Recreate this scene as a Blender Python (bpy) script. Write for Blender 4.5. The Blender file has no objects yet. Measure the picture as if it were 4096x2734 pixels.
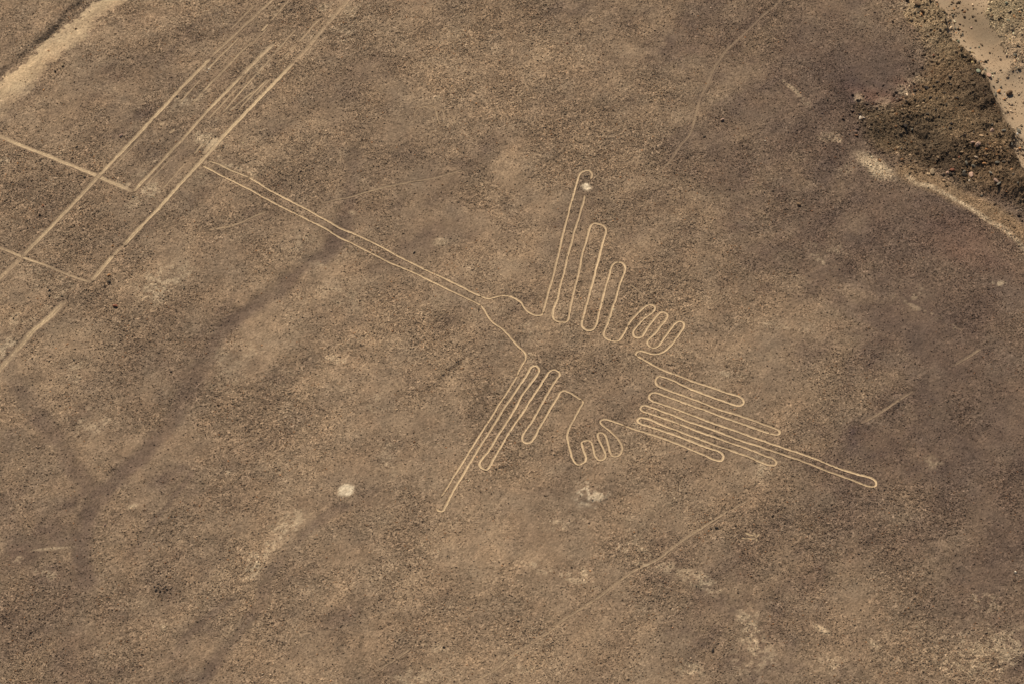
import bpy, math, random
import numpy as np
from mathutils import Vector

SC = bpy.context.scene
COL = SC.collection
R = math.radians

# ------------------------------------------------------------------ camera, world, sun, exposure
PITCH = R(50.0)
DIST = 360.0
HFOV = 2 * math.atan(64.0 / DIST)
CAM = np.array([0.0, -DIST * math.cos(PITCH), DIST * math.sin(PITCH)])
cam_data = bpy.data.cameras.new('camera')
cam_data.sensor_width = 36.0
cam_data.lens = 18.0 / math.tan(HFOV / 2)
cam_data.clip_start = 1.0
cam_data.clip_end = 8000.0
cam = bpy.data.objects.new('camera', cam_data)
cam.location = CAM
cam.rotation_euler = (math.pi / 2 - PITCH, 0, 0)
COL.objects.link(cam)
SC.camera = cam

SUN_EL, SUN_AZ = R(45.0), R(-18.0)          # azimuth from +Y, negative towards -X
world = bpy.data.worlds.new('World')
SC.world = world
world.use_nodes = True
wn = world.node_tree.nodes
bg = wn['Background']
sky = wn.new('ShaderNodeTexSky')
sky.sky_type = 'NISHITA'
sky.sun_disc = False
sky.sun_elevation = SUN_EL
sky.sun_rotation = SUN_AZ
world.node_tree.links.new(sky.outputs[0], bg.inputs[0])
bg.inputs[1].default_value = 0.05
sd = bpy.data.lights.new('sun', 'SUN')
sd.energy = 5.0
sd.angle = R(0.5)
sd.color = (1.0, 0.90, 0.74)
sun = bpy.data.objects.new('sun', sd)
to_sun = Vector((math.sin(SUN_AZ) * math.cos(SUN_EL), math.cos(SUN_AZ) * math.cos(SUN_EL), math.sin(SUN_EL)))
sun.rotation_euler = to_sun.to_track_quat('Z', 'Y').to_euler()
COL.objects.link(sun)
SC.view_settings.view_transform = 'Standard'
SC.view_settings.look = 'None'
SC.view_settings.exposure = 0.19
SC.view_settings.gamma = 1.0
SC.view_settings.use_curve_mapping = False

# ------------------------------------------------------------------ helpers
rng = np.random.RandomState(7)
_lat = {}
def vnoise(x, y, s, seed):
    if seed not in _lat:
        _lat[seed] = np.random.RandomState(1000 + seed).uniform(-1, 1, (512, 512)).astype(np.float32)
    L = _lat[seed]
    u = x / s; v = y / s
    iu = np.floor(u).astype(np.int64); iv = np.floor(v).astype(np.int64)
    fu = (u - iu); fv = (v - iv)
    fu = fu * fu * (3 - 2 * fu); fv = fv * fv * (3 - 2 * fv)
    a = L[iv & 511, iu & 511]; b = L[iv & 511, (iu + 1) & 511]
    c = L[(iv + 1) & 511, iu & 511]; d = L[(iv + 1) & 511, (iu + 1) & 511]
    return (a * (1 - fu) + b * fu) * (1 - fv) + (c * (1 - fu) + d * fu) * fv
def fbm(x, y, s, seed, octs=3, gain=0.5):
    t = 0; a = 1.0; n = 0
    ca, sa = 0.8, 0.6
    for k in range(octs):
        t = t + a * vnoise(x, y, s, seed + k); n += a
        x, y = ca * x - sa * y + 17.3, sa * x + ca * y - 9.1
        s *= 0.5; a *= gain
    return t / n
def sstep(a, b, x):
    t = np.clip((x - a) / (b - a), 0, 1)
    return t * t * (3 - 2 * t)

# photograph pixel (in the 4096 x 2734 picture) -> point on the terrain
F = 2048.0 / math.tan(HFOV / 2)
def ray(px, py):
    x = (px - 2048.0) / F; y = (1367.0 - py) / F
    sp, cp = math.sin(PITCH), math.cos(PITCH)
    return np.array([x, cp + y * sp, -sp + y * cp])
HREADY = [None]
def at(px, py):
    d = ray(px, py); z = 0.0
    for k in range(5 if HREADY[0] is not None else 1):
        t = (z - CAM[2]) / d[2]
        p = CAM + d * t
        if HREADY[0] is not None:
            z = float(HREADY[0](np.array([p[0]]), np.array([p[1]]))[0])
    return np.array([p[0], p[1]])
# frames the coordinates were read in: (x0, y0, scale)
FR = {'D': (0, 0, 1.74372), 'P': (0, 0, 1.0),
      '1': (2050, 600, .34057), '2': (2050, 1100, .34057), '3': (1700, 1400, .44643),
      '4': (2300, 1400, .31891), '5': (2500, 1450, .45126), '6': (1700, 1050, .28694),
      '8': (0, 0, .43593), '9': (0, 500, .43593), '13': (800, 500, .53214),
      'L': (700, 0, .34057), 'M': (0, 1100, .43593), 'N': (0, 1783, .63857), 'O': (1500, 1783, .63857),
      'Q': (2900, 1900, .53179), 'S': (2400, 0, .5102), 'T': (1300, 0, .51086), 'U': (2900, 1000, 1.0042),
      'A': (3700, 0, .16858), 'B': (3796, 200, .22338), 'C': (3560, 0, .22338),
      'E': (3400, 250, .30143), 'G': (3696, 500, .30143), 'W': (3072, 0, .43593), 'X': (3072, 500, .43593)}
def px(fr, x, y):
    a, b, s = FR[fr]
    return a + x * s, b + y * s
def pts(*segs):
    out = []
    for i in range(0, len(segs), 2):
        for (x, y) in segs[i + 1]:
            out.append(at(*px(segs[i], x, y)))
    return np.array(out)
def smooth(P, step=0.12, tension=0.5):
    """Catmull-Rom (centripetal-ish) resample"""
    P = np.array(P)
    Q = np.vstack([2 * P[0] - P[1], P, 2 * P[-1] - P[-2]])
    out = []
    for i in range(1, len(Q) - 2):
        p0, p1, p2, p3 = Q[i - 1], Q[i], Q[i + 1], Q[i + 2]
        d0 = max(np.linalg.norm(p1 - p0) ** .5, 1e-3); d1 = max(np.linalg.norm(p2 - p1) ** .5, 1e-3); d2 = max(np.linalg.norm(p3 - p2) ** .5, 1e-3)
        m1 = (p2 - p1) + d1 * ((p1 - p0) / d0 - (p2 - p0) / (d0 + d1))
        m2 = (p2 - p1) + d1 * ((p3 - p2) / d2 - (p3 - p1) / (d1 + d2))
        n = max(2, int(np.linalg.norm(p2 - p1) / step))
        t = (np.arange(n) / n)[:, None]
        out.append((2 * t**3 - 3 * t**2 + 1) * p1 + (t**3 - 2 * t**2 + t) * m1 + (-2 * t**3 + 3 * t**2) * p2 + (t**3 - t**2) * m2)
    out.append(P[-1:])
    return np.vstack(out)

# ------------------------------------------------------------------ the terrain grid
SP = 0.15
FX = np.arange(-78.0, 80.01, SP); FY = np.arange(-58.0, 72.01, SP)
def outer(start, sign):
    v = []; s = 0.6; p = start
    while abs(p - start) < 2600:
        p += sign * s; v.append(p); s *= 1.32
    return v
OX0 = outer(FX[0], -1)[::-1]; OX1 = outer(FX[-1], 1)
OY0 = outer(FY[0], -1)[::-1]; OY1 = outer(FY[-1], 1)
XS = np.array(OX0 + list(FX) + OX1); YS = np.array(OY0 + list(FY) + OY1)
IX, IY = len(OX0), len(OY0)
NX, NY = len(XS), len(YS)
GX, GY = np.meshgrid(XS, YS)

def inpoly(x, y, P):
    r = np.zeros(x.shape, bool)
    n = len(P)
    for i in range(n):
        x0, y0 = P[i]; x1, y1 = P[(i + 1) % n]
        if abs(y1 - y0) < 1e-9: continue
        c = ((y0 > y) != (y1 > y)) & (x < (x1 - x0) * (y - y0) / (y1 - y0) + x0)
        r ^= c
    return r
def segdist(x, y, P, closed=False):
    d = np.full(x.shape, 1e9)
    n = len(P)
    for i in range(n if closed else n - 1):
        a = P[i]; b = P[(i + 1) % n]
        ab = b - a; L = max(ab @ ab, 1e-9)
        t = np.clip(((x - a[0]) * ab[0] + (y - a[1]) * ab[1]) / L, 0, 1)
        d = np.minimum(d, (x - a[0] - t * ab[0])**2 + (y - a[1] - t * ab[1])**2)
    return np.sqrt(d)
def sample(A, x, y):
    """bilinear read of a field on the whole non-uniform grid"""
    i = np.clip(np.searchsorted(XS, x) - 1, 0, NX - 2); j = np.clip(np.searchsorted(YS, y) - 1, 0, NY - 2)
    u = np.clip((x - XS[i]) / (XS[i + 1] - XS[i]), 0, 1); v = np.clip((y - YS[j]) / (YS[j + 1] - YS[j]), 0, 1)
    if A.ndim == 3: u = u[:, None]; v = v[:, None]
    return (A[j, i] * (1 - u) + A[j, i + 1] * u) * (1 - v) + (A[j + 1, i] * (1 - u) + A[j + 1, i + 1] * u) * v
def stamp(P, rad):
    """distance field to a densely sampled curve, limited to rad"""
    D = np.full((NY, NX), rad * 1.5, np.float32)
    S = smooth(P, min(0.3, rad * .4) if rad < 3 else 1.0) if len(P) > 1 else np.array(P)
    w = int(rad / SP) + 1
    ii = np.round((S[:, 0] - FX[0]) / SP).astype(int) + IX; jj = np.round((S[:, 1] - FY[0]) / SP).astype(int) + IY
    for (sx, sy), i, j in zip(S, ii, jj):
        i0, i1 = max(IX, i - w), min(IX + len(FX), i + w + 1); j0, j1 = max(IY, j - w), min(IY + len(FY), j + w + 1)
        if i0 >= i1 or j0 >= j1: continue
        d = np.sqrt((XS[i0:i1] - sx)[None, :]**2 + (YS[j0:j1] - sy)[:, None]**2)
        np.minimum(D[j0:j1, i0:i1], d, out=D[j0:j1, i0:i1])
    return D

BANK_LOW = [(2099, -30), (2068, 38), (2105, 82), (2117, 120), (2120, 160), (2087, 190), (2060, 218), (2030, 240), (2000, 238), (1975, 232),
            (1945, 240), (1967, 272), (1970, 300), (1987, 342), (2012, 362), (2062, 372), (2099, 392), (2162, 407),
            (2199, 427), (2249, 449), (2299, 467), (2400, 510), (2560, 600)]
WASH_W = [(2118, -40), (2124, 0), (2138, 30), (2162, 70), (2192, 110), (2229, 155), (2252, 195), (2277, 240), (2292, 275), (2319, 325),
          (2334, 362), (2352, 390), (2440, 480), (2620, 580)]
WASH_E = [(2290, -60), (2272, 0), (2264, 25), (2272, 60), (2294, 90), (2312, 118), (2320, 135), (2316, 160), (2345, 150), (2400, 120), (2600, 60)]
def ext(P, first=None, last=None):
    P = [np.array(p) for p in P]
    if first is not None: P = [P[0] + np.array(first)] + P
    if last is not None: P = P + [P[-1] + np.array(last)]
    return np.array(P)
def make_polys():
    low = pts('D', BANK_LOW); ww = pts('D', WASH_W); we = pts('D', WASH_E)
    ww = smooth(ww, 1.6); q_ = np.arange(len(ww)) * 1.6; z_ = q_ * 0
    ww = ww + np.column_stack([1.3 * vnoise(q_, z_, 6.5, 301) + .7 * vnoise(q_, z_, 3.0, 302), .8 * vnoise(q_, z_, 5.0, 303)])
    low = ext(low, (-20, 300), (300, -260)); ww = ext(ww, (-10, 300), (320, -220)); we = ext(we, (40, 300), (420, -40))
    return low, ww, we
NZ = lambda s, seed, o=3: fbm(GX, GY, s, seed, o)
MID = 0.55 * NZ(34, 11, 2) + 0.30 * NZ(11, 15, 2) + 0.11 * NZ(3.6, 19, 3)
ca, sa = math.cos(R(50)), math.sin(R(50))
RX, RY = GX * ca + GY * sa, -GX * sa + GY * ca
MID = MID + 0.10 * fbm(RX * .3, RY, 2.6, 27, 2)
FAR = np.maximum(0, np.hypot(GX, GY) - 200)
MID = MID + FAR * 0.03 * NZ(420, 23, 4)
WOB = 0.9 * NZ(4.0, 31, 3) + 0.35 * NZ(0.9, 35, 2)
WOB2 = 0.9 * NZ(4.0, 41, 3) + 0.35 * NZ(0.9, 45, 2)
DITCH = [(840, -60), (780, 0), (720, 60), (620, 140), (520, 270), (450, 340), (330, 430), (230, 510), (120, 600), (0, 700), (-150, 830)]
ROAD_L = [(1050, -120), (900, 0), (720, 160), (580, 290), (470, 350), (370, 430), (250, 560), (100, 650), (0, 735), (-200, 900)]
ROAD_R = [(1330, -140), (1190, 0), (1060, 80), (900, 180), (840, 280), (760, 370), (640, 440), (470, 560), (380, 720), (270, 840), (110, 990), (0, 1110), (-200, 1330)]

for it in range(2):
    low, ww, we = make_polys()
    bank_poly = np.vstack([low, ww[::-1]])
    wash_poly = np.vstack([ww, we[::-1]])
    gx, gy = GX + WOB * 0.8, GY + WOB2 * 0.8
    inb = inpoly(gx, gy, bank_poly); inw = inpoly(gx, gy, wash_poly)
    east_poly = np.vstack([we, [[3000, 300]], [[3000, 3000]], [[60, 3000]]])
    ine = inpoly(gx, gy, east_poly)
    sub = (GX > 15) & (GX < 140) & (GY > -5) & (GY < 130)
    dl = np.full(GX.shape, 99.); dw = np.full(GX.shape, 99.); de = np.full(GX.shape, 99.)
    dl[sub] = segdist(GX[sub], GY[sub], low); dw[sub] = segdist(GX[sub], GY[sub], ww); de[sub] = segdist(GX[sub], GY[sub], we)
    H = MID.copy()
    fr = dl / (dl + dw + 1e-3)
    tb = np.where(inb, 1.35 * (.85 + .75 * NZ(6, 57, 2)) * sstep(0, 1, fr) + 1.1 * NZ(5, 51, 3) * sstep(0, 3, dl) + .28 * NZ(1.6, 53, 3) * sstep(0, 2, dl), 0)
    bx = sstep(2.5, 0, dw)
    wz = -0.9
    Hb = np.where(inb, tb, 0)
    Hw = np.where(inw, wz + (1.35 - wz) * np.exp(-(dw / 1.5)**1.5) * 0 + (tb * 0), 0)
    # drop from the crest into the wash
    Hw = np.where(inw, wz + 2.1 * np.exp(-dw / 1.1) + 0.9 * np.exp(-de / 1.6), Hb)
    He = np.where(ine, 0.0 + 0.5 * sstep(0, 12, de) + 0.3 * NZ(4, 55, 3), 0)
    flat = np.where(inw, 0.25, 1.0)
    H = MID * flat + Hw + He
    # shallow groove outside the foot of the stony bank
    out = ~(inb | inw | ine)
    H = H - 0.4 * np.exp(-(dl / 3.0)**2) * sstep(10, -10, GY - 40)
    # scarp beside the dirt road
    dit = pts('8', DITCH)
    dit = ext(dit, (60, 60), (-300, -270))
    subl = (GX < 10) & (GX > -140) & (GY > -20) & (GY < 130)
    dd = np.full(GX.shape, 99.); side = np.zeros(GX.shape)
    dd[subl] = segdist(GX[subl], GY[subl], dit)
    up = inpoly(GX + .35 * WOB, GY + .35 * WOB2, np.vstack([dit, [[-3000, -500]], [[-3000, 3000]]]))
    H = H + np.where(up & subl, 0.36 * sstep(0, .9, dd + .25 * WOB) * np.exp(-(dd / 9.0)), 0) * (0.65 + 1.1 * NZ(4, 61, 3))
    H = H - np.where(subl, 0.12 * np.exp(-(dd / 1.2)), 0)
    HREADY[0] = lambda x, y, A=H: sample(A, x, y)
road_l = ext(pts('8', ROAD_L), (60, 60), (-300, -260)); road_r = ext(pts('8', ROAD_R), (70, 60), (-300, -280))
rough_e = NZ(.7, 63, 2)
inr = inpoly(GX + .9 * WOB + .5 * rough_e, GY + .9 * WOB2 - .5 * rough_e, np.vstack([road_l, road_r[::-1]]))

# ------------------------------------------------------------------ every engraved line (curves on the ground)
LINES = []   # name, points, half width, strength, gaps
def joined(seq, gap=.5):
    out = []
    for i in range(0, len(seq), 2):
        Q = list(pts(seq[i], seq[i + 1]))
        # where two readings of the same line overlap, drop the points that run back
        while len(out) > 2 and np.dot(out[-1] - out[-2], Q[0] - out[-1]) < .3 * np.linalg.norm(out[-1] - out[-2]) * np.linalg.norm(Q[0] - out[-1]):
            out.pop()
        while out and len(Q) > 2 and np.linalg.norm(Q[0] - out[-1]) < gap:
            Q.pop(0)
        out += Q
    return np.array(out)
def line(seq, hw, s=1.0, gap=.5):
    J = joined(seq, gap)
    if gap > 1:                      # ruled lines: pull the readings towards one straight line
        c = J.mean(0); d = np.linalg.svd(J - c)[2][0]
        J = J * .3 + (c + np.outer((J - c) @ d, d)) * .7
    P = smooth(J)
    return dict(P=P, hw=hw * (.74 if s > .9 else .74), s=s if s > .9 else s * .9)
W = 0.128
bird = {}
bird['beak_lower'] = line(['13', [(20, 305), (150, 375), (310, 455), (460, 535), (610, 615), (770, 693), (935, 775), (1090, 862), (1250, 945), (1370, 1005), (1490, 1060), (1640, 1127), (1800, 1205)],
                     '6', [(200, 325), (310, 370), (430, 425), (560, 490), (680, 545), (780, 600)]], .115)
bird['beak_upper'] = line(['13', [(370, 395), (450, 445), (540, 500), (640, 552), (740, 605), (830, 650), (1000, 745), (1150, 815), (1340, 905), (1490, 985), (1640, 1060), (1800, 1140), (1900, 1190)],
                     '6', [(200, 190), (400, 285), (520, 340), (640, 405), (780, 470)]], .122)
bird['beak_root'] = line(['13', [(60, 268), (130, 292), (240, 345), (370, 395)]], .115, .72)
bird['head_upper'] = line(['6', [(780, 470), (840, 495), (895, 503), (960, 488), (1040, 468), (1110, 463), (1180, 470), (1240, 495), (1290, 525), (1340, 560), (1375, 620), (1420, 675), (1470, 710), (1520, 730), (1570, 740), (1610, 735), (1645, 705)]], .118)
bird['head_lower'] = line(['6', [(780, 600), (830, 670), (900, 785), (960, 850), (1050, 905), (1130, 975), (1220, 1075), (1300, 1165), (1385, 1245), (1406, 1300), (1398, 1350), (1365, 1410), (1310, 1500), (1290, 1568)]], .112)
bird['wing_upper'] = line(['6', [(1645, 705), (1662, 650), (1675, 590), (1700, 480), (1740, 340), (1775, 210), (1800, 110)],
    '1', [(455, 1568), (490, 1430), (525, 1290), (550, 1190), (565, 1110), (590, 1000), (620, 890), (650, 780), (680, 650), (710, 560), (740, 440), (765, 350), (785, 290), (815, 258), (860, 242), (905, 245), (930, 275), (932, 305), (920, 345)]], W)
bird['wing_feathers'] = line(['1', [(845, 535), (835, 610), (805, 700), (780, 800), (745, 900), (720, 980), (700, 1080), (670, 1180), (640, 1290), (610, 1410), (585, 1500)],
    '2', [(598, 0), (570, 90), (550, 170), (530, 280), (500, 350), (480, 410), (472, 480), (490, 525), (530, 545), (580, 553), (625, 550), (650, 525), (662, 480), (680, 390), (700, 280), (725, 170), (750, 70)],
    '1', [(745, 1568), (780, 1430), (805, 1300), (830, 1190), (860, 1090), (885, 1010), (905, 930), (925, 885), (960, 862), (1010, 868), (1060, 885), (1090, 915), (1100, 950), (1090, 1000), (1060, 1090), (1030, 1200), (1010, 1290), (985, 1380), (960, 1470)],
    '2', [(965, 0), (940, 90), (910, 200), (885, 310), (855, 400), (835, 480), (815, 560), (820, 600), (850, 635), (900, 650), (950, 635), (980, 590), (1000, 530), (1020, 430), (1050, 310), (1080, 200), (1110, 100)],
    '1', [(1105, 1568), (1140, 1450), (1160, 1380), (1185, 1340), (1230, 1318), (1280, 1325), (1310, 1350), (1325, 1390), (1315, 1440), (1290, 1510)],
    '2', [(1300, 0), (1265, 100), (1235, 200), (1210, 290), (1175, 380), (1150, 470), (1115, 570), (1085, 640), (1070, 680), (1080, 720), (1120, 755), (1180, 773), (1235, 775), (1270, 745), (1310, 680), (1350, 600)]], W)
bird['foot_upper'] = line(['2', [(1350, 600), (1400, 525), (1460, 460), (1520, 400), (1580, 355), (1625, 348), (1665, 365), (1675, 390), (1655, 425), (1610, 465), (1550, 510), (1500, 565), (1450, 620), (1415, 665), (1415, 695), (1435, 725), (1475, 738), (1515, 725), (1545, 690), (1590, 610), (1640, 545), (1690, 485), (1740, 440), (1780, 435), (1815, 460), (1815, 500), (1785, 545), (1730, 610), (1680, 675), (1620, 730), (1585, 775), (1585, 805), (1615, 838), (1665, 850), (1710, 830), (1755, 775), (1810, 700), (1870, 620), (1910, 570), (1950, 543), (1985, 545), (2010, 570), (2010, 605), (1970, 670), (1920, 745), (1870, 815), (1820, 865), (1760, 905), (1700, 925), (1630, 920), (1560, 902), (1500, 888), (1465, 900), (1447, 925), (1460, 945)]], W)
bird['tail'] = line(['2', [(1460, 945), (1500, 970), (1580, 1015), (1680, 1070), (1800, 1125), (1950, 1180), (2120, 1240)],
    '5', [(600, 165), (720, 200), (830, 240), (920, 270), (990, 290), (1030, 310), (1050, 340), (1035, 370), (1000, 378), (940, 365), (860, 335), (760, 300), (640, 255), (520, 205), (430, 160), (350, 130), (300, 120), (275, 140), (270, 170), (285, 200), (340, 225), (450, 265), (560, 305), (680, 350), (800, 400), (920, 440), (1040, 475), (1150, 515), (1260, 555), (1330, 580), (1365, 600), (1370, 625), (1345, 638), (1300, 630), (1200, 600), (1080, 555), (950, 510), (830, 465), (700, 415), (580, 375), (460, 330), (360, 295), (290, 270), (250, 263), (220, 280), (212, 310), (235, 335), (300, 358), (400, 390), (520, 435), (640, 480), (760, 530), (880, 570), (1000, 610), (1130, 660), (1260, 705), (1380, 745), (1500, 785), (1640, 835), (1780, 890), (1920, 945), (2050, 985), (2150, 1010), (2205, 1035), (2225, 1065), (2215, 1090), (2170, 1095), (2120, 1080), (2020, 1040), (1900, 995), (1760, 945), (1620, 890), (1480, 840), (1350, 795), (1220, 750), (1080, 705), (940, 655), (800, 600), (670, 555), (540, 515), (430, 465), (330, 430), (240, 395), (170, 377), (145, 390), (140, 412), (165, 430), (240, 455), (340, 490), (460, 535), (580, 580), (700, 625), (820, 665), (940, 710), (1060, 750), (1140, 780), (1230, 820), (1310, 845), (1340, 875), (1330, 905), (1280, 905), (1180, 870), (1060, 820), (940, 775), (820, 735), (700, 690), (580, 645), (460, 600), (340, 555), (240, 510), (180, 490), (140, 485), (110, 500), (112, 520), (140, 540), (220, 565), (340, 605), (480, 655), (620, 710), (740, 755), (820, 780), (860, 805), (870, 835), (850, 865), (790, 855), (700, 815), (560, 755), (420, 700), (300, 655), (190, 620), (100, 592)],
    '4', [(620, 942)]], .134)
bird['foot_lower'] = line(['4', [(620, 942), (530, 910), (450, 882), (380, 865), (330, 872), (315, 895), (330, 925), (380, 970), (440, 1015), (510, 1075), (560, 1140), (590, 1210), (588, 1260), (560, 1310), (510, 1330), (470, 1320), (440, 1280), (420, 1200), (400, 1120), (375, 1060), (330, 1030), (295, 1035), (285, 1070), (310, 1140), (350, 1220), (380, 1300), (375, 1345), (335, 1375), (290, 1368), (250, 1320), (230, 1240), (212, 1170), (185, 1135), (130, 1130), (85, 1150), (85, 1190), (110, 1270), (135, 1340), (125, 1390), (90, 1415), (30, 1430)],
    '3', [(1344, 1012), (1320, 965), (1300, 900), (1280, 820), (1272, 755), (1290, 700), (1340, 610), (1380, 530), (1415, 465), (1405, 445)]], .118)
bird['wing_lower'] = line(['3', [(1405, 445), (1350, 410), (1290, 375), (1245, 358), (1215, 370), (1180, 430), (1130, 510), (1075, 610), (1020, 700), (980, 780), (945, 822), (905, 828), (875, 810), (870, 780), (900, 720), (960, 635), (1020, 530), (1060, 460), (1110, 370), (1170, 270), (1205, 220), (1200, 195), (1165, 173), (1125, 180), (1080, 240), (1020, 330), (960, 420), (880, 550), (800, 665), (740, 760), (680, 860), (620, 960), (580, 1035), (550, 1070), (510, 1055), (488, 1020), (510, 975), (570, 900), (650, 770), (730, 650), (810, 520), (870, 400), (950, 290), (1010, 210), (1022, 170), (990, 138), (955, 150), (910, 225), (850, 310), (790, 400), (720, 500), (640, 630), (570, 740), (480, 880), (400, 1010), (330, 1130), (270, 1230), (220, 1320), (180, 1400), (155, 1440), (120, 1435), (100, 1415)]], .132)
bird['wing_edge'] = line(['6', [(1290, 1568)], '3', [(780, 300), (720, 400), (660, 490), (600, 590), (520, 710), (440, 840), (360, 970), (290, 1080), (210, 1210), (145, 1312)]], .105)

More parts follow.
